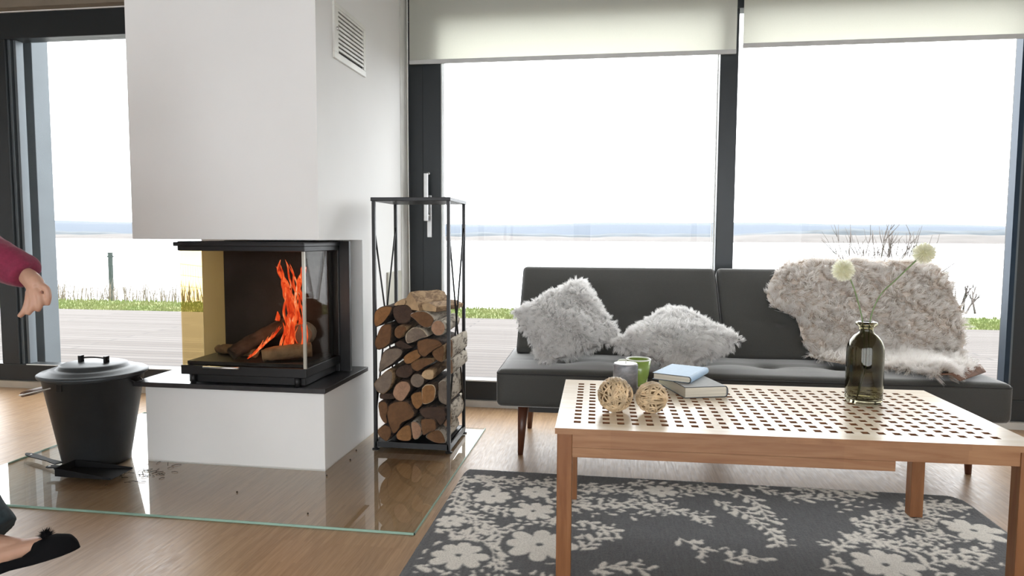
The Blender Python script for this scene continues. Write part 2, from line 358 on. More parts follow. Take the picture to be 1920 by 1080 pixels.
pl = bpy.data.lights.new('fire_glow', 'POINT'); pl.energy = 1.2; pl.color = (1, 0.35, 0.12); pl.shadow_soft_size = 0.08
po = bpy.data.objects.new('fire_glow', pl); po.location = (-1.48, 2.93, 0.72); COL.objects.link(po)

# vent in the chimney side
vg = empty('vent_grille', (XR, 3.18, 1.98)); tag(vg, 'white louvred air vent set high in the chimney side', 'vent')
y0, y1, z0, z1 = 2.985, 3.378, 1.855, 2.105
fr = MB().box(XR, XR+0.012, y0, y1, z0, z0+0.03).box(XR, XR+0.012, y0, y1, z1-0.02, z1).box(XR, XR+0.012, y0, y0+0.045, z0+0.03, z1-0.02).box(XR, XR+0.012, y1-0.03, y1, z0+0.03, z1-0.02)
wp = simple('white_lacquer', (0.74, 0.74, 0.70), 0.4)
part(fr, 'frame', wp, vg, 0.002)
part(MB().box(XR+0.0005, XR+0.002, y0+0.045, y1-0.03, z0+0.03, z1-0.02), 'shade_sheet', simple('vent_shade', (0.015, 0.014, 0.013), 0.9), vg)  # dark sheet in place of the shade inside the vent
ns = 10
for i in range(ns):
    z = z0+0.034+(z1-z0-0.056)*i/ns
    part(MB().box(XR+0.002, XR+0.010, y0+0.045, y1-0.03, z+0.009, z+0.02), 'louvre', wp, vg)
part(MB().ball((XR+0.014, y0+0.028, 1.99), 0.009, 10), 'latch', alu, vg)

# flat cover panel low on the chimney side and blind chain
tag(MB().box(XR, XR+0.012, 3.70, 3.94, 0.60, 0.852).build('wall_panel', simple('beige_panel', (0.50, 0.49, 0.42), 0.5), None, 0.003), 'beige square cover panel on the white wall behind the log rack', 'wall panel')

# ------------------------------------------------------------------ roller blinds
k = N('blind_fabric'); v = k.coord((400, 400, 400)); f = k.noise(v, 1, 2)
d = k.bsdf(k.ramp(f, (0.3, (0.68, 0.68, 0.62)), (0.7, (0.76, 0.76, 0.70))), 0.9)
tl = k.n('ShaderNodeBsdfTranslucent'); tl.inputs[0].default_value = (0.88, 0.88, 0.82, 1)
ms = k.n('ShaderNodeMixShader'); ms.inputs[0].default_value = 0.6; k.l(d, ms.inputs[1]); k.l(tl.outputs[0], ms.inputs[2])
blind_m = k.done(ms.outputs[0])
def blind(x0, x1, zl, label, y=4.075):
    b = empty('roller_blind', ((x0+x1)/2, y, zl)); tag(b, label, 'blind', 'roller blinds at the windows')
    part(MB().box(x0, x1, y-0.0006, y+0.0006, zl+0.02, 2.54), 'fabric', blind_m, b)
    part(MB().box(x0, x1, y-0.008, y+0.008, zl, zl+0.024), 'bottom_bar', simple('blind_bar', (0.52, 0.52, 0.51), 0.4), b, 0.002)
    part(MB().tube([(x0, y+0.005, 2.565), (x1, y+0.005, 2.565)], 0.03, 16), 'roller', wp, b)
    return b
b1 = blind(-1.235, 0.668, 2.091, 'cream roller blind beside the chimney, over the wider left window')
part(MB().tube([(-1.243, 4.06, 2.54), (-1.243, 4.06, 1.5), (-1.236, 4.05, 1.1), (-1.23, 4.04, 0.62)], 0.0035, 8, 0, 5), 'pull_cord', wp, b1)
blind(0.704, 2.75, 2.122, 'cream roller blind over the right window, hanging slightly shorter')

# ------------------------------------------------------------------ glass floor plate
gp = empty('floor_plate', (-1.7, 2.95, 0)); tag(gp, 'large clear glass plate on the floor under the fireplace', 'floor plate')
PX0, PX1, PY0, PY1 = -2.735, -0.677, 2.265, 3.62
gm = MB()
for a, b, c, d in ((PX0+0.004, PX1-0.004, PY0+0.004, 2.836), (PX0+0.004, -2.139, 2.836, PY1-0.004), (-1.258, PX1-0.004, 2.836, PY1-0.004)):
    gm.add([(a, c, 0.0085), (b, c, 0.0085), (b, d, 0.0085), (a, d, 0.0085)], [(0, 1, 2, 3)])
part(gm, 'glass_sheet', glass_plate, gp)
e = MB().box(PX0, PX1, PY0, PY0+0.004, 0.0005, 0.0085).box(PX0, PX0+0.004, PY0, PY1, 0.0005, 0.0085).box(PX1-0.004, PX1, PY0, PY1, 0.0005, 0.0085).box(PX0, -2.16, PY1-0.004, PY1, 0.0005, 0.0085)
part(e, 'glass_edge', plate_edge, gp)
cr = MB(); rr = random.Random(5)
for i in range(34):
    x, y, a, l = rr.gauss(-2.02, 0.05), rr.gauss(2.66, 0.05), rr.uniform(0, PI), rr.uniform(0.01, 0.05)
    cr.tube([(x, y, 0.0105), (x+l*math.cos(a)*0.5, y+l*math.sin(a)*0.5, 0.013), (x+l*math.cos(a), y+l*math.sin(a), 0.0105)], 0.0012, 5)
for x, y in ((-1.22, 2.76), (-1.225, 3.12), (-1.2, 2.98), (-1.5, 2.52), (-1.12, 2.36)): cr.ball((x, y, 0.012), 0.004, 8)
tag(cr.build('bark_crumbs', simple('bark_crumb', (0.05, 0.035, 0.025), 0.9)), 'scattered bark crumbs and twigs on the glass plate', 'crumbs', kind='stuff')

# ------------------------------------------------------------------ log rack
RX0, RX1, RY0, RY1 = -1.141, -0.773, 3.165, 3.50
rk = empty('log_rack', (-0.957, 3.33, 0.008)); tag(rk, 'tall black steel log rack standing on the glass plate', 'log rack')
t = 0.008
for x in (RX0, RX1):
    for y in (RY0, RY1):
        L = part(MB().box(x-t, x+t, y-t, y+t, 0.02, 1.225), 'post', steel_black, rk, 0.001)
        f = MB().lathe([(0.018, 0.0085), (0.018, 0.013), (0.009, 0.015), (0.008, 0.022)], (x, y, 0), 14)
        part(f, 'foot', steel_black, rk, 0, L)
part(MB().box(RX0-0.012, RX1+0.012, RY0-0.012, RY1+0.012, 1.222, 1.240), 'top_plate', steel_black, rk, 0.002)
tr_ = MB().box(RX0, RX1, RY0-0.008, RY0+0.008, 0.022, 0.05).box(RX0, RX1, RY1-0.008, RY1+0.008, 0.022, 0.05).box(RX0-0.008, RX0+0.008, RY0, RY1, 0.022, 0.05).box(RX1-0.008, RX1+0.008, RY0, RY1, 0.022, 0.05)
tr_.box(RX0, RX1, RY0, RY1, 0.046, 0.05)
part(tr_, 'tray', steel_black, rk)
for x in (RX0, RX1):
    for a, b in ((0, 1), (1, 0)):
        ys = (RY0, RY1)
        part(MB().tube([(x, ys[a], 1.11), (x, ys[b], 0.17)], 0.0045, 8), 'cross_brace', steel_black, rk)

# ------------------------------------------------------------------ firewood
def woodend(name, c, ring=60.0):
    k = N(name); v = k.coord((1, 0.15, 1)); w_ = k.n('ShaderNodeTexWave', wave_type='RINGS', rings_direction='Y')
    k.l(v, w_.inputs[0]); w_.inputs['Scale'].default_value = ring; w_.inputs['Distortion'].default_value = 3; w_.inputs['Detail'].default_value = 3
    n1 = k.noise(v, 14, 5, 0.65)
    a = tuple(x*0.38 for x in c); b = tuple(min(1, x*1.25) for x in c)
    col = k.mix(0.3, k.ramp(n1, (0.3, a), (0.7, b)), k.ramp(w_.outputs['Fac'], (0, a), (1, b)))
    return k.done(k.bsdf(col, 0.85, 0, k.bump(n1, 0.6, 0.004)))
def barkm(name, c1, c2, st=(0.42, 0.58)):
    k = N(name); v = k.coord((30, 9, 30)); f = k.noise(v, 1.6, 5, 0.65, 0.5)
    return k.done(k.bsdf(k.ramp(f, (st[0], c1), (st[1], c2)), 0.95, 0, k.bump(f, 0.9, 0.006)))
WE = {'orange': woodend('cut_wood_orange', (0.26, 0.125, 0.045)), 'brown': woodend('cut_wood_brown', (0.15, 0.072, 0.03)),
      'pink': woodend('cut_wood_pink', (0.36, 0.21, 0.13)), 'grey': woodend('cut_wood_grey', (0.19, 0.145, 0.11)),
      'dark': woodend('cut_wood_dark', (0.06, 0.034, 0.022)), 'pale': woodend('cut_wood_pale', (0.50, 0.35, 0.20))}
BK = {'dark': barkm('dark_bark', (0.015, 0.010, 0.008), (0.07, 0.045, 0.03)), 'birch': barkm('birch_bark', (0.07, 0.055, 0.04), (0.42, 0.37, 0.30), (0.36, 0.5)),
      'split': barkm('split_side', (0.17, 0.10, 0.05), (0.36, 0.24, 0.13))}
RING = woodend('inner_bark_ring', (0.62, 0.52, 0.36))
LOGS = [
('3','orange','dark',[(-1.13,0.691),(-1.106,0.71),(-1.075,0.719),(-1.043,0.717),(-1.051,0.692),(-1.077,0.654),(-1.103,0.63),(-1.127,0.618),(-1.134,0.645)],'orange half-round log at the top left of the stack'),
('4','dark','dark',[(-1.045,0.696),(-1.035,0.718),(-1.007,0.724),(-0.976,0.723),(-0.953,0.71),(-0.949,0.683),(-0.957,0.652),(-0.984,0.637),(-1.016,0.638),(-1.035,0.662)],'dark purplish round log in the top row, right of the orange half-round'),
('5','brown','birch',[(-0.961,0.679),(-0.921,0.697),(-0.875,0.696),(-0.836,0.665),(-0.852,0.628),(-0.875,0.62),(-0.906,0.631),(-0.929,0.657)],'brown wedge with grey bark on top, just under the pale topmost split'),
('6','pink','birch',[(-0.781,0.622),(-0.787,0.601),(-0.804,0.587),(-0.825,0.587),(-0.842,0.6),(-0.849,0.621),(-0.842,0.642),(-0.825,0.656),(-0.804,0.656),(-0.787,0.643)],'small round pinkish log near the top right post'),
('7','brown','dark',[(-1.12,0.568),(-1.099,0.615),(-1.079,0.632),(-1.044,0.635),(-1.048,0.577),(-1.052,0.543),(-1.084,0.519),(-1.116,0.51),(-1.13,0.537)],'tall reddish-brown split at the left edge, second row from the top'),
('8','brown','split',[(-1.03,0.605),(-1.012,0.628),(-0.977,0.625),(-0.969,0.61),(-0.985,0.591),(-1.005,0.563),(-1.028,0.578)],'small tan split wedged left of the log with the pale bark ring'),
('9','grey','birch',[(-0.979,0.564),(-0.973,0.595),(-0.949,0.614),(-0.922,0.621),(-0.891,0.612),(-0.871,0.586),(-0.867,0.578),(-0.906,0.57),(-0.93,0.554),(-0.969,0.541)],'half-round olive grey log with a pale bark ring around its top'),
('10','brown','dark',[(-0.922,0.554),(-0.867,0.571),(-0.809,0.561),(-0.794,0.542),(-0.817,0.53),(-0.852,0.506),(-0.883,0.479),(-0.911,0.497)],'wide brown wedge pointing down, below the pale-ringed half log'),
('11','brown','split',[(-0.852,0.502),(-0.817,0.526),(-0.79,0.539),(-0.794,0.477),(-0.802,0.454),(-0.837,0.472)],'brown split beside the front right post, under the wide brown wedge'),
('12','grey','dark',[(-1.092,0.495),(-1.064,0.512),(-1.013,0.517),(-0.993,0.502),(-1.009,0.475),(-1.049,0.439),(-1.089,0.414),(-1.113,0.394),(-1.109,0.441)],'weathered dark grey split slanting down at the left edge'),
('13','orange','dark',[(-0.997,0.471),(-0.966,0.495),(-0.922,0.516),(-0.903,0.486),(-0.923,0.466),(-0.962,0.441),(-0.986,0.439)],'ochre brown split in the middle, right of the dark grey slanted one'),
('14','brown','split',[(-0.958,0.442),(-0.907,0.468),(-0.852,0.468),(-0.844,0.453),(-0.891,0.428),(-0.923,0.404),(-0.946,0.415)],'pinkish brown flat split just above the pale yellow squared one'),
('14b','dark','dark',[(-1.042,0.392),(-1.025,0.42),(-0.986,0.437),(-0.954,0.426),(-0.951,0.396),(-0.974,0.368),(-1.026,0.37)],'dark shaded log between the pale left log and the small round one'),
('15','grey','split',[(-1.138,0.341),(-1.107,0.375),(-1.069,0.409),(-1.043,0.402),(-1.048,0.348),(-1.061,0.319),(-1.091,0.293),(-1.121,0.304)],'large pale grey pink split at the left edge, middle height'),
('16','pink','dark',[(-1.044,0.295),(-1.027,0.341),(-0.997,0.36),(-0.964,0.355),(-0.951,0.327),(-0.968,0.294),(-0.994,0.26),(-1.023,0.267)],'light tan knobbly log right of the large pale grey one'),
('17','grey','dark',[(-0.96,0.36),(-0.947,0.389),(-0.922,0.398),(-0.893,0.387),(-0.889,0.35),(-0.918,0.326),(-0.947,0.336)],'small round greyish log left of the pale yellow squared one'),
('18','pale','split',[(-0.905,0.386),(-0.888,0.415),(-0.839,0.421),(-0.843,0.372),(-0.876,0.369)],'pale yellow squared split right of centre'),
('19','orange','dark',[(-0.897,0.329),(-0.872,0.351),(-0.835,0.348),(-0.826,0.32),(-0.835,0.274),(-0.86,0.257),(-0.893,0.251),(-0.895,0.288)],'upright oval orange log with a pale rim'),
('20','orange','dark',[(-0.958,0.286),(-0.935,0.303),(-0.897,0.309),(-0.897,0.247),(-0.927,0.217),(-0.948,0.245)],'orange wedge pointing down, left of the upright oval log'),
('21','brown','dark',[(-1.119,0.25),(-1.078,0.256),(-1.066,0.219),(-1.079,0.186),(-1.071,0.148),(-1.092,0.152),(-1.109,0.184)],'narrow brown split against the left post, low in the stack'),
('22','brown','dark',[(-1.079,0.219),(-1.045,0.253),(-0.969,0.261),(-0.935,0.2),(-0.952,0.175),(-1.003,0.156),(-1.02,0.113),(-1.046,0.095),(-1.067,0.149)],'biggest dark brown split, low at centre left'),
('23','dark','dark',[(-0.919,0.217),(-0.872,0.236),(-0.789,0.235),(-0.785,0.182),(-0.81,0.14),(-0.831,0.18),(-0.894,0.177)],'dark purple-barked log low by the front right post'),
('24','brown','dark',[(-1.122,0.113),(-1.084,0.142),(-1.054,0.128),(-1.054,0.087),(-1.076,0.056),(-1.114,0.084)],'small brown log in the bottom left corner on the tray'),
('25','orange','dark',[(-1.033,0.092),(-0.995,0.135),(-0.959,0.145),(-0.953,0.071),(-0.978,0.063),(-1.021,0.067)],'brown quarter log on the tray, left of the pink half-round'),
('26','pink','birch',[(-0.958,0.158),(-0.931,0.159),(-0.906,0.135),(-0.904,0.106),(-0.923,0.076),(-0.947,0.071)],'pink half-round log on the tray in the middle of the bottom row'),
('27','brown','birch',[(-0.89,0.082),(-0.86,0.113),(-0.819,0.123),(-0.798,0.099),(-0.786,0.058),(-0.836,0.056)],'birch log with white bark in the bottom right corner'),
('28','brown','dark',[(-0.908,0.176),(-0.835,0.18),(-0.827,0.127),(-0.86,0.117),(-0.894,0.094),(-0.9,0.127)],'brown wedge right above the bottom birch log'),
('30','pink','birch',[(-0.788,0.546),(-0.772,0.56),(-0.762,0.547),(-0.762,0.471),(-0.786,0.459)],'narrow birch split standing at the right side, upper middle'),
('31','grey','birch',[(-0.826,0.352),(-0.785,0.366),(-0.777,0.264),(-0.785,0.243),(-0.825,0.262)],'birch log with streaked bark, right of the upright oval log'),
('32','pink','birch',[(-0.79,0.458),(-0.765,0.462),(-0.76,0.403),(-0.767,0.387),(-0.794,0.409)],'birch split behind the right post, level with the pinkish flat one'),
('34','dark','dark',[(-1.044,0.535),(-1.009,0.555),(-0.985,0.535),(-0.946,0.519),(-0.993,0.51),(-1.025,0.517)],'thin dark splinter lying above the weathered dark grey split'),
('35','dark','dark',[(-1.121,0.285),(-1.07,0.29),(-1.05,0.28),(-1.04,0.264),(-1.078,0.26),(-1.117,0.259)],'thin dark split lying above the biggest dark brown one'),
('33','pink','birch',[(-0.835,0.182),(-0.785,0.228),(-0.769,0.199),(-0.769,0.133),(-0.802,0.124)],'pale barked log at the right side above the bottom birch'),
('2','pale','split',[(-1.043,0.721),(-1.023,0.743),(-0.995,0.753),(-0.98,0.747),(-0.984,0.726),(-1.011,0.723)],'pale split lying on top above the dark round log'),
]
def make_log(poly, y0, y1, em_, bk, label, seed, ring=False):
    r = random.Random(seed); mb = MB(); cx = sum(p[0] for p in poly)/len(poly); cz = sum(p[1] for p in poly)/len(poly)
    pts = []
    n = len(poly)
    for i in range(n):            # subdivide outline
        a, b = poly[i], poly[(i+1) % n]
        for t_ in (0, 0.34, 0.67): pts.append((a[0]*(1-t_)+b[0]*t_, a[1]*(1-t_)+b[1]*t_))
    for _ in range(1): pts = [((pts[i-1][0]+2*pts[i][0]+pts[(i+1) % len(pts)][0])/4, (pts[i-1][1]+2*pts[i][1]+pts[(i+1) % len(pts)][1])/4) for i in range(len(pts))]
    pts = [(cx+(p[0]-cx)*1.075, cz+(p[1]-cz)*1.075) for p in pts]
    N_ = len(pts); dx, dz = r.uniform(-0.006, 0.006), r.uniform(-0.004, 0.004)
    def rg(y, s, j=0.0): 
        tt = (y-y0)/(y1-y0)
        return [(-cx+cx+(p[0]-cx)*s+dx*tt+r.uniform(-j, j), y+r.uniform(-j, j), (p[1]-cz)*s+dz*tt+r.uniform(-j, j)) for p in pts]
    rings = [rg(y0+0.003, 0.93, 0.0005), rg(y0+0.006, 0.99, 0.001)]
    for q in range(1, 7): rings.append(rg(y0+(y1-y0)*q/7, 1.0 if q % 2 else 0.985, 0.0022))
    rings += [rg(y1-0.004, 0.98, 0.001), rg(y1, 0.93)]
    mb.loft(rings, False, 1)
    o = len(mb.v)
    # front end: centre fan with slight relief
    inner = [rg(y0, 0.88, 0.0012), rg(y0+0.001, 0.45, 0.0015)]
    f0 = [(p[0], p[1], p[2]) for p in rings[0]]
    mb.loft([f0]+inner[:1], False, 2 if ring else 0, False); mb.loft(inner, False, 0, False)
    c = inner[1]; mb.add(c+[(0, y0+0.001, 0)], [(i, (i+1) % N_, N_) for i in range(N_)], 0, False)
    c = rings[-1]; mb.add(c+[(dx, y1, dz)], [((i+1) % N_, i, N_) for i in range(N_)], 0, False)
    ob = mb.build('firewood_log', [WE[em_], BK[bk], RING]); ob.location = (cx, 0, cz)
    return tag(ob, label, 'firewood', 'firewood stacked in the rack')
for i, (id_, e_, b_, poly, lab) in enumerate(LOGS):
    y0 = 3.135+random.uniform(-0.012, 0.02)
    if id_ in ('30', '32', '33'): y0 = 3.20
    if id_ == '31': y0 = 3.165
    if id_ in ('14b', '34', '35'): y0 = 3.165
    make_log(poly, y0, y0+random.uniform(0.31, 0.35), e_, b_, lab, i, id_ in ('9', '19'))
# two pale splits lying askew on top
def plank_log(prof, pts, label, em_, bk):
    mb = MB(); a, b = Vector(pts[0]), Vector(pts[1]); d = (b-a).normalized(); s_ = d.cross(Vector((0, 0, 1))).normalized(); u_ = s_.cross(d)
    rings = [[a+(b-a)*t_+s_*x*sc+u_*z*sc for x, z in prof] for t_, sc in ((0, 1), (0.25, 1.05), (0.5, 0.98), (0.8, 1.0), (1, 0.8))]
    mb.loft(rings, True, 1, False)
    mb.mi[-2:] = [0, 0]
    return tag(mb.build('firewood_log', [WE[em_], BK[bk]], None, 0.002), label, 'firewood', 'firewood stacked in the rack')
plank_log([(-0.045, -0.02), (0.05, -0.028), (0.035, 0.012), (-0.005, 0.062), (-0.028, 0.03)], [(-0.955, 3.15, 0.728), (-0.86, 3.44, 0.722)], 'pale pinkish split crowning the top of the stack', 'pale', 'split')
plank_log([(-0.04, -0.012), (0.045, -0.016), (0.05, 0.008), (0.0, 0.028), (-0.035, 0.015)], [(-0.875, 3.16, 0.712), (-0.80, 3.45, 0.705)], 'flat pale split on top, sloping towards the right post', 'pale', 'split')

# ------------------------------------------------------------------ ash bucket and shovels
BX, BY = -2.362, 2.80
bk = empty('ash_bucket', (BX, BY, 0.009)); tag(bk, 'black lidded metal ash bucket with a wooden-gripped bail', 'bucket')
prof = [(0.001, 0.012), (0.130, 0.012), (0.135, 0.0), (0.139, 0.0), (0.141, 0.02), (0.205, 0.395), (0.209, 0.40), (0.209, 0.408), (0.202, 0.408), (0.138, 0.03), (0.001, 0.03)]
part(shift(MB().lathe(prof, (0, 0, 0), 56, 0, True), (BX, BY, 0.009)), 'body', bucket_m, bk)
lp = [(0.212, 0.405), (0.222, 0.408), (0.224, 0.418), (0.215, 0.424), (0.19, 0.426), (0.178, 0.436), (0.155, 0.438), (0.146, 0.442), (0.138, 0.453), (0.125, 0.458), (0.001, 0.461)]
lid = part(shift(MB().lathe(lp, (0, 0, 0), 56, 0, True), (BX, BY, 0.009)), 'lid', simple('lid_enamel', (0.06, 0.07, 0.078), 0.42, 0.3, 0.1), bk)
hm = MB()
for sx in (-0.065, 0.065): hm.box(BX+sx-0.006, BX+sx+0.006, BY-0.012, BY+0.012, 0.468, 0.498)
hm.tube([(BX-0.078, BY, 0.480), (BX-0.05, BY, 0.488), (BX, BY, 0.491), (BX+0.05, BY, 0.488), (BX+0.078, BY, 0.480)], 0.0035, 8, 0, 4)
part(hm, 'lid_handle', steel_black, bk, 0, lid)
wire = []
for i in range(21):
    a = -PI/2+PI*i/20
    wire.append((BX-0.295*math.cos(a), BY-0.035+0.215*math.sin(a), 0.40-0.075*math.cos(a)))
bail = part(MB().tube(wire, 0.003, 8), 'bail', simple('wire_steel', (0.45, 0.44, 0.42), 0.35, 0.8), bk)
part(MB().tube([wire[8], wire[10], wire[12]], [0.012, 0.0145, 0.012], 14), 'grip', wood('dark_grip', (0.10, 0.05, 0.03), (0.2, 0.11, 0.07), 1), bk, 0, bail)
for s_ in (-1, 1): part(MB().box(BX-0.012, BX+0.012, BY+s_*0.200-0.006, BY+s_*0.200+0.006, 0.375, 0.412), 'ear', steel_black, bk)
er = MB(); er.tube([(BX+0.205, BY-0.03, 0.40), (BX+0.228, BY-0.02, 0.388), (BX+0.228, BY+0.02, 0.388), (BX+0.205, BY+0.03, 0.40)], 0.003, 8, 0, 4)
part(er, 'side_handle', steel_black, bk)
pan_m = simple('matte_black_sheet', (0.008, 0.008, 0.009), 0.7, 0, 0.2, 12, 0.0, Specular_IOR_Level=0.25)
def pan(name, tip, neck, ax, L, Wd, label, z=0.012, h=0.035):
    """a flat steel pan: handle tip->neck, blade of length L and width Wd along ax from the neck"""
    e = empty(name, (neck[0], neck[1], z)); tag(e, label, name.replace('_', ' '))
    a = Vector((math.cos(ax), math.sin(ax), 0)); s_ = Vector((-a.y, a.x, 0)); n0 = Vector((neck[0], neck[1], z))
    mb = MB()
    A = n0+s_*Wd*0.5; B = n0-s_*Wd*0.5; C = B+a*L-s_*0.012; D = A+a*L+s_*0.012; tv = Vector((0, 0, 0.002))
    up = Vector((0, 0, h))
    for q in ([A, B, C, D], [A, B, B+up, A+up], [B, C, C+Vector((0, 0, 0.008)), B+up], [D, A, A+up, D+Vector((0, 0, 0.008))]):
        nn = (q[1]-q[0]).cross(q[2]-q[0]).normalized()*0.0015
        mb.add([p+tv for p in q]+[p+tv+nn for p in q], [(0, 1, 2, 3), (7, 6, 5, 4), (0, 4, 5, 1), (1, 5, 6, 2), (2, 6, 7, 3), (3, 7, 4, 0)])
    part(mb, 'pan', pan_m, e)
    t0 = Vector(tip); m0 = n0+Vector((0, 0, 0.022)); d = (t0-m0); s2 = Vector((-d.y, d.x, 0)).normalized()
    hm = MB(); rings = []
    for q, wv in ((0, 0.018), (0.3, 0.012), (0.75, 0.018), (0.93, 0.013), (1.0, 0.003)):
        c = m0+d*q; rings.append([c+s2*wv+Vector((0, 0, 0.002)), c-s2*wv+Vector((0, 0, 0.002)), c-s2*wv-Vector((0, 0, 0.002)), c+s2*wv-Vector((0, 0, 0.002))])
    hm.loft(rings, True, 0, False)
    hp = part(hm, 'handle', pan_m, e)
    c = m0+d*0.84
    part(shift(MB().lathe([(0.005, 0.0), (0.005, 0.0035)], (0, 0, 0), 12), (c.x, c.y, c.z)), 'hanging_hole', seal, e, 0, hp)
pan('ash_shovel', (-2.71, 2.77, 0.03), (-2.44, 2.665, 0), -0.25, 0.13, 0.05, 'black ash shovel with its narrow handle poking out left of the bucket', 0.010, 0.010)
pan('dustpan', (-2.43, 2.585, 0.045), (-2.345, 2.592, 0), 0.03, 0.265, 0.115, 'black steel dustpan lying in front of the bucket', 0.022)

# ------------------------------------------------------------------ rug
RW, RD = 2.045, 1.50
FLW = [(-0.459,2.629,0.085),(-0.3,2.701,0.07),(-0.284,2.508,0.085),(-0.23,2.228,0.12),(0.212,2.796,0.07),(1.289,2.585,0.1),(0.876,2.26,0.11),(-0.483,2.11,0.1),(-0.572,2.369,0.06)]
BRN = [[(-0.105,2.568),(0.017,2.64),(0.14,2.633),(0.296,2.581),(0.375,2.521)],[(-0.117,2.821),(0.038,2.786),(0.186,2.722),(0.344,2.8),(0.445,2.86)],[(0.085,2.878),(0.217,2.866),(0.37,2.86),(0.514,2.833),(0.577,2.73),(0.58,2.554)],[(0.415,2.732),(0.475,2.661),(0.541,2.547),(0.573,2.44),(0.567,2.335)],[(0.374,2.21),(0.449,2.259),(0.509,2.224)],[(0.245,2.353),(0.285,2.31),(0.322,2.257)],[(0.578,2.90),(0.666,2.858),(0.756,2.803),(0.887,2.836),(1.035,2.90)],[(0.754,2.92),(0.901,2.92),(1.097,2.93)],[(-0.099,2.445),(-0.021,2.388),(0.035,2.354)],[(-0.089,2.211),(-0.055,2.276),(-0.02,2.345)],[(-0.049,2.072),(0.017,2.117),(0.132,2.108)],[(0.666,2.202),(0.784,2.275),(0.917,2.371),(1.058,2.475),(1.208,2.541)],[(0.739,2.343),(0.838,2.439),(0.963,2.546),(1.087,2.635),(1.239,2.733)],[(0.884,2.579),(1.008,2.671),(1.122,2.724),(1.296,2.82),(1.36,2.783)],[(0.815,2.478),(0.911,2.451),(0.987,2.383),(1.111,2.364),(1.254,2.425)],[(1.099,2.761),(1.258,2.83),(1.35,2.85)],[(0.933,2.245),(1.076,2.321),(1.209,2.335)],[(1.116,2.616),(1.263,2.663),(1.32,2.559)],[(-0.595,2.807),(-0.46,2.829),(-0.296,2.811),(-0.19,2.85)],[(-0.613,2.68),(-0.5,2.557),(-0.357,2.451),(-0.215,2.426)],[(-0.611,2.486),(-0.514,2.426),(-0.397,2.328),(-0.311,2.138)],[(-0.603,2.295),(-0.5,2.268),(-0.393,2.202),(-0.348,2.042)],[(-0.596,2.13),(-0.5,2.185),(-0.453,2.319),(-0.341,2.337)],[(-0.6,2.019),(-0.5,2.035),(-0.407,2.085)],[(-0.25,2.8),(-0.177,2.721),(-0.114,2.761)],[(-0.569,2.86),(-0.392,2.686),(-0.213,2.63)],[(-0.213,2.403),(-0.166,2.558),(-0.089,2.678)],[(-0.615,2.835),(-0.603,2.54),(-0.524,2.377)],[(-0.5,1.9),(-0.3,1.95),(-0.1,1.9)],[(0.3,1.7),(0.6,1.85),(0.9,1.8)],[(0.9,2.0),(1.1,2.1),(1.3,2.05)]]
G = 0.004; nx, ny = int(RW/G)+1, int(RD/G)+1
rx0, ry0 = -0.637, 2.945-RD
XX, YY = np.meshgrid(rx0+np.arange(nx)*G, ry0+np.arange(ny)*G)
mask = np.zeros_like(XX)
wob = lambda: 0
def leaf(cx, cy, a, L, wd):
    global mask
    ca, sa = math.cos(a), math.sin(a); mx, my = cx+ca*L/2, cy+sa*L/2
    i0, i1 = int((mx-L-rx0)/G), int((mx+L-rx0)/G)+1; j0, j1 = int((my-L-ry0)/G), int((my+L-ry0)/G)+1
    i0, j0 = max(i0, 0), max(j0, 0)
    if i1 <= i0 or j1 <= j0: return
    X, Y = XX[j0:j1, i0:i1]-mx, YY[j0:j1, i0:i1]-my
    u_ = X*ca+Y*sa; v_ = -X*sa+Y*ca
    q = (u_/(L/2))**2+(v_/(wd/2*(1+0.5*u_/(L/2))))**2
    mask[j0:j1, i0:i1] = np.maximum(mask[j0:j1, i0:i1], (q < 1).astype(float))
r = random.Random(11)
for br_ in BRN:
    pts = []
    for a, b in zip(br_[:-1], br_[1:]):
        L = math.dist(a, b); n = max(2, int(L/0.012))
        for i in range(n): pts.append((a[0]+(b[0]-a[0])*i/n, a[1]+(b[1]-a[1])*i/n, math.atan2(b[1]-a[1], b[0]-a[0])))
    for i, (x, y, a) in enumerate(pts):
        leaf(x-0.008*math.cos(a), y-0.008*math.sin(a), a, 0.022, 0.008)
        if i % 2 == 0:
            sd = 1 if (i//2) % 2 else -1; L = r.uniform(0.035, 0.065)
            leaf(x, y, a+sd*r.uniform(0.6, 1.0), L, L*r.uniform(0.26, 0.42))
            if r.random() < 0.35:
                a2 = a+sd*0.9; L2 = r.uniform(0.04, 0.07)
                for q in range(4): leaf(x+math.cos(a2)*L2*q/3, y+math.sin(a2)*L2*q/3, a2+(0.8 if q % 2 else -0.8), 0.024, 0.009)
def scatter(n, x0, x1, y0, y1):
    for _ in range(n):
        L = r.uniform(0.018, 0.045); leaf(r.uniform(x0, x1), r.uniform(y0, y1), r.uniform(-0.3, 1.0) if r.random() < 0.5 else r.uniform(0, 6.28), L, L*r.uniform(0.25, 0.45))
scatter(330, -0.63, -0.08, 1.5, 2.86); scatter(80, -0.1, 0.25, 2.5, 2.86); scatter(260, 0.85, 1.37, 1.6, 2.82); scatter(30, 0.7, 0.9, 2.15, 2.4)
for x, y, R_ in FLW:
    n = 8
    mask[(XX-x)**2+(YY-y)**2 < (R_*1.12)**2] = 0
    for i in range(n): leaf(x, y, 2*PI*i/n+r.uniform(-0.1, 0.1), R_*r.uniform(0.85, 1.1), R_*0.44)
for x, y, R_ in FLW:   # dark centres
    mask[(XX-x)**2+(YY-y)**2 < (R_*0.11)**2] = 0
nz = rng.random(mask.shape); sm = nz.copy()
for _ in range(2): sm = (sm+np.roll(sm, 1, 0)+np.roll(sm, -1, 0)+np.roll(sm, 1, 1)+np.roll(sm, -1, 1))/5
edge = mask.copy()
edge = (mask+np.roll(mask, 1, 0)+np.roll(mask, -1, 0)+np.roll(mask, 1, 1)+np.roll(mask, -1, 1))/5
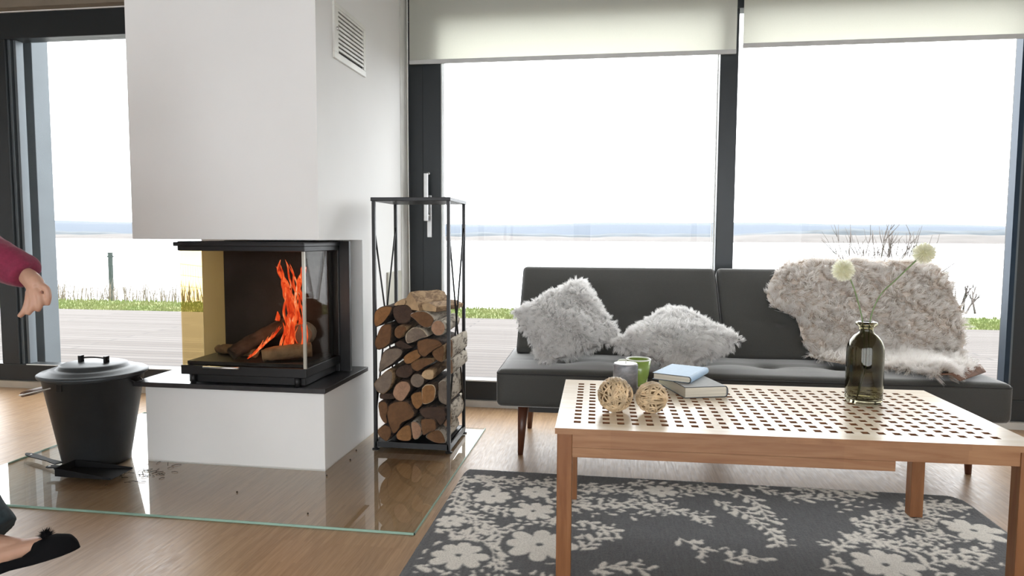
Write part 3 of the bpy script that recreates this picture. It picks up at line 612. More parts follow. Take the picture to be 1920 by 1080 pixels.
mask = np.clip(edge+(sm-0.5)*1.2*((edge > 0.1) & (edge < 0.9)), 0, 1)
bd = np.minimum(np.minimum(XX-rx0, rx0+RW-XX), np.minimum(YY-ry0, ry0+RD-YY))
cornr = 0.05
inside = np.ones_like(XX, bool)
for cx, cy, sx, sy in ((rx0+cornr, ry0+RD-cornr, -1, 1), (rx0+RW-0.10, ry0+RD-0.10, 1, 1)):
    rr_ = cornr if sx < 0 else 0.10
    z_ = ((XX-cx)*sx > 0) & ((YY-cy)*sy > 0) & (np.hypot(XX-cx, YY-cy) > rr_); inside &= ~z_
ZZ = 0.010+0.006*np.clip(bd/0.015, 0, 1)+0.0022*(nz-0.5)+0.0015*mask
idx = np.arange(nx*ny).reshape(ny, nx)
q = np.stack([idx[:-1, :-1], idx[:-1, 1:], idx[1:, 1:], idx[1:, :-1]], -1); keep = inside[:-1, :-1] & inside[1:, 1:] & inside[:-1, 1:] & inside[1:, :-1]
faces = q[keep]
co = np.stack([XX.ravel(), YY.ravel(), ZZ.ravel()], -1); used = np.unique(faces); remap = -np.ones(nx*ny, int); remap[used] = np.arange(len(used))
me = bpy.data.meshes.new('rug'); co = co[used]; faces = remap[faces]
me.vertices.add(len(co)); me.vertices.foreach_set('co', co.ravel()); me.loops.add(faces.size); me.loops.foreach_set('vertex_index', faces.ravel())
me.polygons.add(len(faces)); me.polygons.foreach_set('loop_start', np.arange(len(faces))*4); me.update(calc_edges=True)
at_ = me.attributes.new('pattern', 'FLOAT', 'POINT'); at_.data.foreach_set('value', mask.ravel()[used].astype(np.float32))
k = N('tufted_rug'); an = k.n('ShaderNodeAttribute', attribute_name='pattern')
nn = k.noise(k.coord(), 260, 2); n2 = k.noise(k.coord((40, 6, 1)), 3, 4)
gr = k.mix(0.5, k.ramp(nn, (0.3, (0.065, 0.066, 0.070)), (0.7, (0.15, 0.152, 0.158))), k.ramp(n2, (0.3, (0.06, 0.062, 0.066)), (0.7, (0.125, 0.128, 0.135))))
crm = k.ramp(nn, (0.3, (0.60, 0.57, 0.52)), (0.7, (0.86, 0.83, 0.77)))
rug_m = k.done(k.bsdf(k.mix(an.outputs['Fac'], gr, crm), 0.95, 0, k.bump(nn, 0.7, 0.004), Sheen_Weight=0.1))
me.materials.append(rug_m)
rug = bpy.data.objects.new('rug', me); COL.objects.link(rug)
tag(rug, 'charcoal tufted rug with a cream floral branch pattern under the coffee table', 'rug')
sk = MB().prism([(rx0+cornr, ry0), (rx0+RW, ry0), (rx0+RW, ry0+RD-0.1), (rx0+RW-0.03, ry0+RD-0.03), (rx0+RW-0.1, ry0+RD), (rx0+cornr, ry0+RD), (rx0+0.012, ry0+RD-0.012), (rx0, ry0+RD-cornr), (rx0, ry0)], 0.0005, 0.0098)
sk.build('backing', rug_m, rug)

# ------------------------------------------------------------------ coffee table
TX0, TX1, TY0, TY1, TZ = 0.0, 1.34, 0.0, 0.705, 0.487
ct = empty('coffee_table', (-0.163, 1.992, 0.0), math.radians(1.3)); tag(ct, 'light wooden coffee table with a pierced lattice top', 'coffee table')
top_m = wood('pale_birch_top', (0.80, 0.67, 0.50), (0.92, 0.83, 0.70), 0, 1.0, 0.27)
leg_m = wood('warm_beech', (0.18, 0.062, 0.018), (0.27, 0.115, 0.042), 2, 1.0, 0.45)
apr_m = wood('beech_apron', (0.27, 0.125, 0.055), (0.40, 0.225, 0.118), 0, 1.0, 0.42, 0.028)
ncol, nrow = 28, 13; hx0, hy0, px_, py_ = 0.064, 0.077, 0.0441, 0.0458; hw, hh = 0.0215, 0.0235
xs = [TX0]; ys = [TY0]
for i in range(ncol): xs += [hx0+i*px_-hw/2, hx0+i*px_+hw/2]
for j in range(nrow): ys += [hy0+j*py_-hh/2, hy0+j*py_+hh/2]
xs.append(TX1); ys.append(TY1)
tm = MB(); zt, zb = TZ, TZ-0.018; HW = []
nX, nY = len(xs), len(ys); V = [(x, y, z) for z in (zt, zb) for y in ys for x in xs]; F = []
I = lambda i, j, k_: k_*nX*nY+j*nX+i
hole = lambda i, j: 0 <= i < nX-1 and 0 <= j < nY-1 and i % 2 == 1 and j % 2 == 1
for j in range(nY-1):
    for i in range(nX-1):
        if hole(i, j):
            c = [(i, j), (i+1, j), (i+1, j+1), (i, j+1)]
            for a in range(4):
                p, q_ = c[a], c[(a+1) % 4]; HW.append((I(*p, 0), I(*q_, 0), I(*q_, 1), I(*p, 1)))
        else:
            F.append((I(i, j, 0), I(i+1, j, 0), I(i+1, j+1, 0), I(i, j+1, 0))); F.append((I(i, j, 1), I(i, j+1, 1), I(i+1, j+1, 1), I(i+1, j, 1)))
EF = []
for i in range(nX-1): EF += [(I(i, 0, 0), I(i, 0, 1), I(i+1, 0, 1), I(i+1, 0, 0)), (I(i, nY-1, 0), I(i+1, nY-1, 0), I(i+1, nY-1, 1), I(i, nY-1, 1))]
for j in range(nY-1): EF += [(I(0, j, 0), I(0, j+1, 0), I(0, j+1, 1), I(0, j, 1)), (I(nX-1, j, 0), I(nX-1, j, 1), I(nX-1, j+1, 1), I(nX-1, j+1, 0))]
tm.add(V, F+HW+EF); tm.mi = [0]*len(F)+[1]*len(HW)+[2]*len(EF); tm.build('table_top', [top_m, leg_m, apr_m], ct)
lg = 0.045
for x in (0.006, TX1-0.006-lg):
    for y in (0.012, TY1-0.012-lg):
        zb_ = 0.0185
        MB().box(x, x+lg, y, y+lg, zb_, TZ-0.018).build('leg', leg_m, ct, 0.002)
a1 = MB().box(0.051, TX1-0.051, 0.016, 0.036, TZ-0.062, TZ-0.0185).build('apron', apr_m, ct, 0.001)
MB().box(0.051, 0.965, 0.017, 0.035, TZ-0.092, TZ-0.0625).build('lower_rail', apr_m, ct, 0.001)
MB().box(0.051, TX1-0.051, TY1-0.036, TY1-0.016, TZ-0.085, TZ-0.0185).build('apron', apr_m, ct, 0.001)
for x in (0.012, TX1-0.034): MB().box(x, x+0.02, 0.06, TY1-0.06, TZ-0.085, TZ-0.0185).build('apron', apr_m, ct, 0.001)

# ------------------------------------------------------------------ things on the table (top at z = .487)
Z = TZ+0.0005
cn = empty('pillar_candle', (0.052, 2.515, Z)); tag(cn, 'marbled grey pillar candle with a white top behind the wicker balls', 'candle')
k = N('grey_wax'); f = k.noise(k.coord((1, 1, 2)), 24, 5, 0.6, 0.5)
wax = k.done(k.bsdf(k.ramp(f, (0.35, (0.13, 0.135, 0.15)), (0.7, (0.30, 0.30, 0.32))), 0.3))
MB().lathe([(0.043, 0.002), (0.045, 0.0), (0.045, 0.101), (0.043, 0.104)], (0, 0, 0), 40).build('wax', wax, cn)
MB().lathe([(0.001, 0.1042), (0.0415, 0.1042), (0.0425, 0.1055), (0.041, 0.1065), (0.001, 0.1045)], (0, 0, 0), 40, 0, True).build('wax_top', simple('white_wax', (0.85, 0.85, 0.86), 0.4), cn)
MB().tube([(0, 0, 0.102), (0.001, 0, 0.114), (0.0, 0, 0.126)], 0.0014, 6).build('wick', simple('wick', (0.6, 0.58, 0.55), 0.8), cn)
mg = empty('mug', (0.103, 2.64, Z)); tag(mg, 'lime green glazed mug with a white rim behind the candle', 'mug')
gg = simple('green_glaze', (0.26, 0.38, 0.085), 0.18, 0, 0.08, 6, Coat_Weight=0.5)
MB().lathe([(0.001, 0.001), (0.030, 0.001), (0.032, 0.006), (0.041, 0.045), (0.0475, 0.099), (0.0435, 0.099), (0.037, 0.045), (0.028, 0.010), (0.001, 0.009)], (0, 0, 0), 40, 0, True).build('cup', gg, mg)
MB().lathe([(0.0477, 0.0985), (0.0475, 0.102), (0.0455, 0.1032), (0.0433, 0.102), (0.0432, 0.0985)], (0, 0, 0), 40, 0, True).build('rim', simple('white_glaze', (0.8, 0.82, 0.74), 0.2), mg)
MB().tube([(-0.044, -0.006, 0.094), (-0.070, -0.012, 0.094), (-0.079, -0.013, 0.078), (-0.070, -0.012, 0.050), (-0.037, -0.006, 0.036)], 0.0055, 10, 0, 5, 1.4).build('handle', simple('pale_glaze', (0.72, 0.76, 0.62), 0.2), mg)
def wicker(c, R_, label, seed):
    rr_ = random.Random(seed); mb = MB()
    for i in range(32):
        ax = Vector((rr_.gauss(0, 1), rr_.gauss(0, 1), rr_.gauss(0, 1))).normalized()
        if i < 7: ax = (Vector((0.95, 0.15*i-0.4, 0.12)) if seed == 1 else Vector((0.1, 0.1*i-0.3, 0.95))).normalized()
        u_ = ax.orthogonal().normalized(); w_ = ax.cross(u_); off = rr_.uniform(-0.45, 0.45); rr2 = R_*rr_.uniform(0.93, 0.99)
        if i < 7: off *= 0.3
        h_ = math.sqrt(1-off*off); ph = rr_.uniform(0, 6.28); n = 28
        mb.tube([ax*rr2*off+(u_*math.cos(ph+2*PI*j/n)+w_*math.sin(ph+2*PI*j/n))*rr2*h_*(1+0.02*math.sin(3*j)) for j in range(n+1)], rr_.uniform(0.0016, 0.0027), 6, 0, 0, 1.9)
    o = mb.build('wicker_ball', wick_m); o.location = c; tag(o, label, 'decorative ball', 'wicker balls on the table')
    MB().ball((0, 0, 0), R_*0.76, 20).build('core', simple('wicker_core', (0.22, 0.14, 0.07), 0.9), o)
wick_m = simple('peeled_rattan', (0.60, 0.45, 0.28), 0.5, 0, 0.35, 30)
wicker((0.014, 2.215, Z+0.0565), 0.0555, 'wicker ball at the left, in front of the candle', 1)
wicker((0.131, 2.222, Z+0.0505), 0.0495, 'slightly smaller wicker ball touching the right of the other', 2)

cover_edge = simple('dark_board_edge', (0.03, 0.035, 0.045), 0.7)
def book(name, W_, D_, T_, loc, rz, cover_m, label, rounded=True):
    """local: spine along +x side, pages facing -y and -x"""
    b = empty(name, loc, rz); tag(b, label, 'book', 'books on the table')
    t_ = 0.0025
    c = MB().box(0, W_, 0, D_, 0, t_).box(0, W_, 0, D_, T_-t_, T_)
    c.mi = [0, 0, 1, 1, 1, 1]*2
    n = 8; o_ = []; i_ = []
    for j in range(n+1):
        a = -PI/2+PI*j/n
        o_.append((W_-0.004+0.010*math.cos(a)+0.003, T_/2+T_/2*math.sin(a))); i_.append((W_-0.004+0.010*math.cos(a), T_/2+(T_/2-t_)*math.sin(a)))
    pr = o_+list(reversed(i_))
    c.add([(x, 0, z) for x, z in pr]+[(x, D_, z) for x, z in pr],
          [tuple((j, j+1, 2*n+1-j-1, 2*n+1-j)) for j in range(n)]+[tuple(2*(n+1)+q_ for q_ in (2*n+1-j, 2*n+1-j-1, j+1, j)) for j in range(n)]
          + [(j, 2*(n+1)+j, 2*(n+1)+j+1, j+1) for j in range(n)]+[(2*n+1-j, 2*n+1-j-1, 2*(n+1)+2*n+1-j-1, 2*(n+1)+2*n+1-j) for j in range(n)])
    c.mi = c.mi[:12]+[1]*(2*n)+c.mi[12+2*n:]
    c.build('cover', [cover_m, cover_edge], b)
    MB().box(0.004, W_+0.003, 0.004, D_-0.004, t_, T_-t_).build('pages', pages_m, b)
    return b
k = N('page_edges'); f = k.noise(k.coord((1, 1, 300)), 2, 2)
pages_m = k.done(k.bsdf(k.ramp(f, (0.3, (0.50, 0.46, 0.38)), (0.7, (0.72, 0.68, 0.58))), 0.9))
book('book', 0.155, 0.262, 0.040, (0.258, 2.440, Z), math.radians(17.5), simple('grey_linen_cover', (0.42, 0.43, 0.43), 0.8, 0, 0.05, 60), 'thick grey hardback lying under the blue book')
book('book', 0.138, 0.215, 0.025, (0.152, 2.560, Z+0.0405), math.radians(-24), simple('light_blue_cover', (0.42, 0.58, 0.76), 0.55, 0, 0.04, 60), 'thin light blue hardback lying on the grey book')

vs = empty('glass_bottle_vase', (0.866, 2.485, Z)); tag(vs, 'tall smoky olive glass bottle vase at the right end of the table', 'vase')
k = N('smoke_glass')
b = k.n('ShaderNodeBsdfPrincipled'); b.inputs['Base Color'].default_value = (0.27, 0.25, 0.17, 1); b.inputs['Roughness'].default_value = 0.01
b.inputs['Transmission Weight'].default_value = 1; b.inputs['IOR'].default_value = 1.45
smoke = k.done(b.outputs[0])
outer = [(0.001, 0.004), (0.040, 0.004), (0.050, 0.0), (0.057, 0.004), (0.0595, 0.014), (0.060, 0.05), (0.0595, 0.18), (0.057, 0.20), (0.050, 0.219), (0.037, 0.235), (0.026, 0.243), (0.0225, 0.250), (0.0225, 0.262), (0.026, 0.266), (0.034, 0.270), (0.0355, 0.276), (0.033, 0.281), (0.025, 0.283)]
inner = [(0.0195, 0.279), (0.019, 0.262), (0.019, 0.250), (0.022, 0.241), (0.034, 0.232), (0.047, 0.216), (0.0535, 0.199), (0.0562, 0.18), (0.0565, 0.05), (0.0555, 0.022), (0.050, 0.015), (0.001, 0.012)]
MB().lathe(outer+inner, (0, 0, 0), 64, 0, True).build('bottle', smoke, vs)
green_stem = simple('green_stem', (0.16, 0.24, 0.09), 0.5)
def allium(base, pts, head, R_, label, seed):
    e = empty('globe_flower', base); tag(e, label, 'flower', 'globe flowers in the bottle vase')
    B = Vector(base); MB().tube([Vector(p)-B for p in pts], [0.0022]*(len(pts)-1)+[0.0028], 8, 0, 6).build('stem', green_stem, e)
    rr_ = random.Random(seed); hc = Vector(head)-B; mb = MB()
    mb.ball(hc, R_*0.38, 14)
    for i in range(900):
        d = Vector((rr_.gauss(0, 1), rr_.gauss(0, 1), rr_.gauss(0, 1))).normalized(); s_ = d.orthogonal().normalized(); s_ = (s_*math.cos(i)+d.cross(s_)*math.sin(i))
        L = R_*rr_.uniform(0.82, 1.04); a = hc+d*R_*0.33; w_ = 0.0011
        tip = hc+d*L+s_*rr_.uniform(-0.003, 0.003)
        mb.add([a-s_*w_*0.5, a+s_*w_*0.5, hc+d*L*0.85+s_*w_*1.4, tip, hc+d*L*0.85-s_*w_*1.4], [(0, 1, 2, 3, 4)])
    mb.build('flower_head', head_m, e)
k = N('cream_petals'); g_ = k.n('ShaderNodeNewGeometry')
f = k.noise(k.coord(), 90, 3)
d_ = k.bsdf(k.ramp(f, (0.3, (0.86, 0.86, 0.70)), (0.7, (0.95, 0.94, 0.86))), 0.8)
tl = k.n('ShaderNodeBsdfTranslucent'); tl.inputs[0].default_value = (0.95, 0.95, 0.85, 1); ms = k.n('ShaderNodeMixShader'); ms.inputs[0].default_value = 0.5
k.l(d_, ms.inputs[1]); k.l(tl.outputs[0], ms.inputs[2]); head_m = k.done(ms.outputs[0])
allium((0.862, 2.487, Z+0.013), [(0.850, 2.500, Z+0.014), (0.862, 2.487, Z+0.15), (0.853, 2.480, Z+0.27), (0.828, 2.482, Z+0.37), (0.808, 2.485, 0.912), (0.790, 2.485, 0.938)], (0.783, 2.485, 0.945), 0.041, 'lower cream globe flower, leaning left out of the vase', 3)
allium((0.870, 2.480, Z+0.013), [(0.838, 2.468, Z+0.014), (0.872, 2.482, Z+0.15), (0.876, 2.486, Z+0.28), (0.905, 2.488, Z+0.37), (0.955, 2.488, 0.915), (1.030, 2.485, 0.998)], (1.038, 2.485, 1.006), 0.039, 'higher cream globe flower, on the stem bending right', 4)

# ------------------------------------------------------------------ sofa (local frame turned by 1.4 degrees)
sf = empty('sofa', (-0.53, 3.09, 0), math.radians(1.5)); tag(sf, 'dark grey tufted daybed sofa on tapered wooden legs in front of the windows', 'sofa')
k = N('dark_grey_fabric'); v = k.coord(); n1 = k.noise(v, 450, 2); n2 = k.noise(v, 5, 3)
fab = k.done(k.bsdf(k.mix(0.3, k.ramp(n1, (0.3, (0.033, 0.033, 0.030)), (0.7, (0.06, 0.06, 0.055))), k.ramp(n2, (0.3, (0.038, 0.038, 0.035)), (0.7, (0.052, 0.052, 0.048)))), 0.75, 0, k.bump(n1, 0.35, 0.002), Sheen_Weight=0.8, Sheen_Roughness=0.35))
pip = simple('dark_piping', (0.025, 0.025, 0.025), 0.8)
def slab(sx, sy, sz, r, n, buttons, bulge=0.0, pulls=True, depth=0.022, taper=0.0):
    """soft block 0..sx, 0..sy, 0..sz; top (z+) carries buttons"""
    nx_, ny_, nz_ = n; mb = MB(); vid = {}; vs_ = []
    def pt(i, j, k_):
        key = (i, j, k_)
        if key in vid: return vid[key]
        x, y, z = sx*i/nx_, sy*j/ny_, sz*k_/nz_
        ix, iy, iz = min(max(x, r), sx-r), min(max(y, r), sy-r), min(max(z, r), sz-r)
        d = Vector((x-ix, y-iy, z-iz))
        if d.length > 1e-9:
            m_ = max(abs(d.x), abs(d.y), abs(d.z)); d = d.normalized()*m_
        p = Vector((ix, iy, iz))+d
        ex = min(x, sx-x)/(sx/2); ey = min(y, sy-y)/(sy/2)
        if k_ == nz_ or z > sz*0.6:
            p.z += bulge*min(1, 3*ex)**0.5*min(1, 2.5*ey)**0.5*(1 if k_ == nz_ else 0)
            if k_ == nz_:
                for bx, by in buttons:
                    dd = math.hypot(p.x-bx, p.y-by); p.z -= depth*math.exp(-(dd/0.035)**2)+depth*0.45*math.exp(-(dd/0.11)**2)
                    if pulls:
                        p.z -= depth*0.3*math.exp(-((p.y-by)/0.02)**2)*math.exp(-((p.x-bx)/0.17)**2)
        if taper: p.x += taper*(1-p.y/sy)*(1 if p.x > sx/2 else -1)
        vid[key] = len(vs_); vs_.append(tuple(p)); return vid[key]
    F_ = []
    for i in range(nx_):
        for j in range(ny_):
            F_.append((pt(i, j, nz_), pt(i+1, j, nz_), pt(i+1, j+1, nz_), pt(i, j+1, nz_))); F_.append((pt(i, j, 0), pt(i, j+1, 0), pt(i+1, j+1, 0), pt(i+1, j, 0)))
    for i in range(nx_):
        for k_ in range(nz_):
            F_.append((pt(i, 0, k_), pt(i+1, 0, k_), pt(i+1, 0, k_+1), pt(i, 0, k_+1))); F_.append((pt(i, ny_, k_), pt(i, ny_, k_+1), pt(i+1, ny_, k_+1), pt(i+1, ny_, k_)))
    for j in range(ny_):
        for k_ in range(nz_):
            F_.append((pt(0, j, k_), pt(0, j, k_+1), pt(0, j+1, k_+1), pt(0, j+1, k_))); F_.append((pt(nx_, j, k_), pt(nx_, j+1, k_), pt(nx_, j+1, k_+1), pt(nx_, j, k_+1)))
    return mb.add(vs_, F_, 0, True)
SL = 2.235
bt = [(x, y) for x in (0.30, 0.62, 0.94, 1.28, 1.60, 1.95) for y in (0.27,)]
seat = slab(SL, 0.72, 0.175, 0.028, (110, 36, 8), bt, 0.012, True, 0.026); seat.build('seat', fab, sf).location = (0, 0, 0.262)
def rect_loop(x0, x1, y0, y1, z, r, n=6):
    pts = []
    for cx, cy, a0 in ((x1-r, y0+r, -PI/2), (x1-r, y1-r, 0), (x0+r, y1-r, PI/2), (x0+r, y0+r, PI)):
        for j in range(n+1): a = a0+PI/2*j/n; pts.append((cx+r*math.cos(a), cy+r*math.sin(a), z))
    pts.append(pts[0]); return pts
MB().tube(rect_loop(0.004, SL-0.004, 0.004, 0.716, 0.262+0.158, 0.025), 0.0045, 6).build('piping', pip, sf)
MB().box(0.15, SL-0.15, 0.05, 0.66, 0.232, 0.264).build('seat_frame', simple('black_frame', (0.02, 0.018, 0.017), 0.6), sf)
lm = wood('dark_walnut', (0.06, 0.022, 0.012), (0.13, 0.05, 0.028), 2, 1.0, 0.35)
for x, y, dx in ((0.115, 0.13, -0.012), (SL-0.115, 0.13, 0.012), (0.115, 0.60, -0.012), (SL-0.115, 0.60, 0.012)):
    MB().tube([(x+dx, y, 0.001), (x, y, 0.24)], [0.013, 0.026], 16).build('leg', lm, sf)
# backs: leaning panels; local z+ of slab faces the room
ang = math.radians(52)
for nm, x0, wd, bts in (('backrest', 0.045, 1.062, [(0.30, 0.22), (0.76, 0.22)]), ('backrest', 1.115, 1.10, [(0.30, 0.22), (0.78, 0.22)])):
    mb = slab(wd, 0.56, 0.12, 0.022, (56, 30, 6), bts, 0.010, True, 0.018)
    Mx = Matrix.Translation((x0, 0.42, 0.455)) @ Matrix.Rotation(ang, 4, 'X') @ Matrix.Translation((0, 0, -0.12))
    mb.v = [tuple(Mx @ Vector(p)) for p in mb.v]; bo = mb.build(nm, fab, sf)
    pl_ = MB().tube(rect_loop(0.004, wd-0.004, 0.004, 0.556, 0.105, 0.022), 0.004, 6); pl_.v = [tuple(Mx @ Vector(p)) for p in pl_.v]; pl_.build('piping', pip, bo)
Mb = Matrix.Translation((0, 0.42, 0.455)) @ Matrix.Rotation(ang, 4, 'X')
def backpt(x, s_, off=0.0):     # world point on the back's face, s_ metres up it
    p = Mb @ Vector((0, s_, off)); a = math.radians(1.5)
    lx = x; return Vector((lx, 3.09+p.y+(lx+0.53)*math.sin(a), p.z))

# ------------------------------------------------------------------ fur
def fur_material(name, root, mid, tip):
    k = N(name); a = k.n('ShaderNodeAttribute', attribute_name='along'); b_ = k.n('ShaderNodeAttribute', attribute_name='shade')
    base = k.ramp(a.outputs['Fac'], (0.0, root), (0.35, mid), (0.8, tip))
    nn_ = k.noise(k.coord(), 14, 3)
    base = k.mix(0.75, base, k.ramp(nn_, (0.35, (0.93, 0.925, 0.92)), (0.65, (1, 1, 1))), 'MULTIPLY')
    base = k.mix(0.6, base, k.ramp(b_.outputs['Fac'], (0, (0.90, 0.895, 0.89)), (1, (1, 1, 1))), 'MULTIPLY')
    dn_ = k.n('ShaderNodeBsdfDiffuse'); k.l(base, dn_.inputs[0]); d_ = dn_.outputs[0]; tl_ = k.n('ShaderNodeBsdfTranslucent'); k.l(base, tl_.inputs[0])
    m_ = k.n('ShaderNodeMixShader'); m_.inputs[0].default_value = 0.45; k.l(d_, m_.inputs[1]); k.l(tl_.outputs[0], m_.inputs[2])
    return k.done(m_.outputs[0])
def fur(name, P_, N_, L, wd, mat, parent, comb=(0, 0, -0.4), rnd=0.45, seg=4, curl=0.35):
    """P_, N_: arrays of root points and normals (local). One tapered, bent strip per hair lock, in one mesh."""
    n = len(P_); rg_ = np.random.default_rng(len(P_))
    # clumped random direction
    ph = P_*22.0
    cl = np.stack([np.sin(ph[:, 0]*1.3+ph[:, 2]*2.1)+np.sin(ph[:, 1]*2.3-ph[:, 0]), np.sin(ph[:, 1]*1.7+ph[:, 0]*1.1), np.sin(ph[:, 2]*1.9+ph[:, 0]*1.6)+np.cos(ph[:, 2]*3.1)], -1)*0.22
    D = N_+np.array(comb)+rg_.normal(0, rnd, (n, 3))*0.6+cl
    D /= np.linalg.norm(D, axis=1)[:, None]
    B_ = np.array(comb)*curl*2+rg_.normal(0, 0.3, (n, 3))
    S_ = np.cross(D, rg_.normal(0, 1, (n, 3))); S_ /= np.linalg.norm(S_, axis=1)[:, None]+1e-9
    ln = L*rg_.uniform(0.6, 1.15, n)[:, None]
    V_ = []; al = []
    for s_ in range(seg+1):
        t_ = s_/seg; c = P_+ln*(D*t_+B_*t_*t_*0.5); w_ = wd*(1-t_)**0.6*(0.7 if s_ == 0 else 1)
        V_.append(c-S_*w_); V_.append(c+S_*w_); al += [t_, t_]
    V_ = np.stack(V_, 1).reshape(-1, 3); m_ = 2*(seg+1)
    base = (np.arange(n)*m_)[:, None, None]
    fq = np.array([[2*s_, 2*s_+1, 2*s_+3, 2*s_+2] for s_ in range(seg)])[None]+base
    fq = fq.reshape(-1, 4)
    me = bpy.data.meshes.new(name); me.vertices.add(len(V_)); me.vertices.foreach_set('co', V_.ravel()); me.loops.add(fq.size); me.loops.foreach_set('vertex_index', fq.ravel())
    me.polygons.add(len(fq)); me.polygons.foreach_set('loop_start', np.arange(len(fq))*4); me.update(calc_edges=True)
    a = me.attributes.new('along', 'FLOAT', 'POINT'); a.data.foreach_set('value', np.tile(np.array(al, np.float32), n))
    a = me.attributes.new('shade', 'FLOAT', 'POINT'); a.data.foreach_set('value', np.repeat(rg_.random(n).astype(np.float32), m_))
    me.materials.append(mat); o = bpy.data.objects.new(name, me); COL.objects.link(o); o.parent = parent; return o
def tufts(P_, N_, per, spread, L, wd, mat, parent, comb, rnd, seg=4, name='fur'):
    """locks of hair: `per` strips around each root point, drawn together towards one tip"""
    n = len(P_); g_ = np.random.default_rng(n+3); comb = np.array(comb, float)
    ph = P_*16.0
    cl_ = np.stack([np.sin(ph[:, 0]*1.3+ph[:, 2]*2.1), np.sin(ph[:, 1]*1.7+ph[:, 0]*1.1)*0.6, np.sin(ph[:, 2]*1.9+ph[:, 0]*1.6)], -1)*0.35
    D = N_*0.85+comb+g_.normal(0, rnd, (n, 3))+cl_; D /= np.linalg.norm(D, axis=1)[:, None]
    ln = L*g_.uniform(0.7, 1.2, n)
    tip = P_+D*ln[:, None]+comb*ln[:, None]*0.35
    rp_ = np.repeat(P_, per, 0); rt = np.repeat(tip, per, 0); nn2 = np.repeat(N_, per, 0); m = n*per
    off = g_.normal(0, spread, (m, 3)); off -= nn2*(off*nn2).sum(1)[:, None]
    A_ = rp_+off; E_ = rt+off*0.35+g_.normal(0, L*0.10, (m, 3)); M_ = A_+(E_-A_)*0.45+nn2*L*g_.uniform(0.05, 0.28, m)[:, None]+off*0.4
    S_ = np.cross(E_-A_, g_.normal(0, 1, (m, 3))); S_ /= np.linalg.norm(S_, axis=1)[:, None]+1e-9
    V_ = []; al = []
    for q_ in range(seg+1):
        t_ = q_/seg; c = A_*(1-t_)**2+2*M_*t_*(1-t_)+E_*t_*t_; w_ = wd*(1-0.85*t_)
        V_.append(c-S_*w_); V_.append(c+S_*w_); al += [t_, t_]
    V_ = np.stack(V_, 1).reshape(-1, 3); k_ = 2*(seg+1); base = (np.arange(m)*k_)[:, None, None]
    fq = (np.array([[2*q_, 2*q_+1, 2*q_+3, 2*q_+2] for q_ in range(seg)])[None]+base).reshape(-1, 4)
    me = bpy.data.meshes.new(name); me.vertices.add(len(V_)); me.vertices.foreach_set('co', V_.ravel()); me.loops.add(fq.size); me.loops.foreach_set('vertex_index', fq.ravel())
    me.polygons.add(len(fq)); me.polygons.foreach_set('loop_start', np.arange(len(fq))*4); me.update(calc_edges=True)
    a = me.attributes.new('along', 'FLOAT', 'POINT'); a.data.foreach_set('value', np.tile(np.array(al, np.float32), m))
    a = me.attributes.new('shade', 'FLOAT', 'POINT'); a.data.foreach_set('value', np.repeat(g_.random(n).astype(np.float32), per*k_))
    me.materials.append(mat); o = bpy.data.objects.new(name, me); COL.objects.link(o); o.parent = parent; return o
def sample(fn, n, seed):
    """fn(u, v) -> Vector on a surface; returns points and normals"""
    rg_ = random.Random(seed); P_ = []; N_ = []
    for _ in range(n):
        u_, v_ = rg_.random(), rg_.random(); e_ = 0.004
        p = fn(u_, v_); a = fn(min(u_+e_, 1), v_)-fn(max(u_-e_, 0), v_); b_ = fn(u_, min(v_+e_, 1))-fn(u_, max(v_-e_, 0)); nn_ = a.cross(b_)
        if nn_.length < 1e-9: continue
        P_.append(p); N_.append(nn_.normalized())
    return np.array(P_), np.array(N_)
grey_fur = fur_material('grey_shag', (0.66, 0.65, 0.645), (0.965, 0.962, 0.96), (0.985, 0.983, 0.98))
def cushion(corners, th, label, seed, name='fur_cushion', n=2300):
    """corners: top, left, bottom, right (world)"""
    A, B_, C_, D_ = [Vector(c) for c in corners]; cen = (A+B_+C_+D_)/4
    nrm = (C_-A).cross(D_-B_).normalized()
    if nrm.y > 0: nrm = -nrm
    e = empty(name, tuple(cen)); tag(e, label, 'cushion', 'fur cushions on the sofa')
    def surf(side):
        def f_(u_, v_):
            p = (A*(1-u_)+B_*u_)*(1-v_)+(D_*(1-u_)+C_*u_)*v_
            a, b__ = 2*u_-1, 2*v_-1; pr = max(0, (1-a**2))**0.5*max(0, (1-b__**2))**0.5
            pin = 0.06*(pr*0+(a*a*(1-b__*b__)+b__*b__*(1-a*a)))
            p = p+(cen-p)*pin
            w_ = 1+0.12*math.sin(5*a+seed)*math.sin(4*b__)
            return p+nrm*side*th*pr**0.8*w_-cen
        return f_
    mb = MB(); n_ = 24
    for sd in (1, -1):
        fn = surf(sd); g_ = [fn(i/n_, j/n_) for i in range(n_+1) for j in range(n_+1)]
        mb.add(g_, [(i*(n_+1)+j, (i+1)*(n_+1)+j, (i+1)*(n_+1)+j+1, i*(n_+1)+j+1) for i in range(n_) for j in range(n_)], 0, True)
    mb.build('cover', simple('fur_backing', (0.72, 0.70, 0.69), 0.95), e)
    P1, N1 = sample(surf(1), n, seed); P2, N2 = sample(surf(-1), n//3, seed+1)
    nv = np.array(nrm)
    N1[(N1@nv) < 0] *= -1; N2[(N2@nv) > 0] *= -1
    P_, N_ = np.vstack([P1, P2]), np.vstack([N1, N2])
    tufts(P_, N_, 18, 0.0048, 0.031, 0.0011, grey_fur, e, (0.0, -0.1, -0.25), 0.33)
    return e
cushion([(-0.165, 3.56, 0.835), (-0.495, 3.40, 0.672), (-0.325, 3.215, 0.452), (0.055, 3.38, 0.555)], 0.085, 'light grey shaggy fur cushion standing on its corner at the left of the sofa', 21)
cushion([(0.300, 3.50, 0.705), (0.000, 3.27, 0.545), (0.330, 3.14, 0.475), (0.600, 3.30, 0.575)], 0.07, 'light grey shaggy fur cushion slumped flat right of the other one', 34)

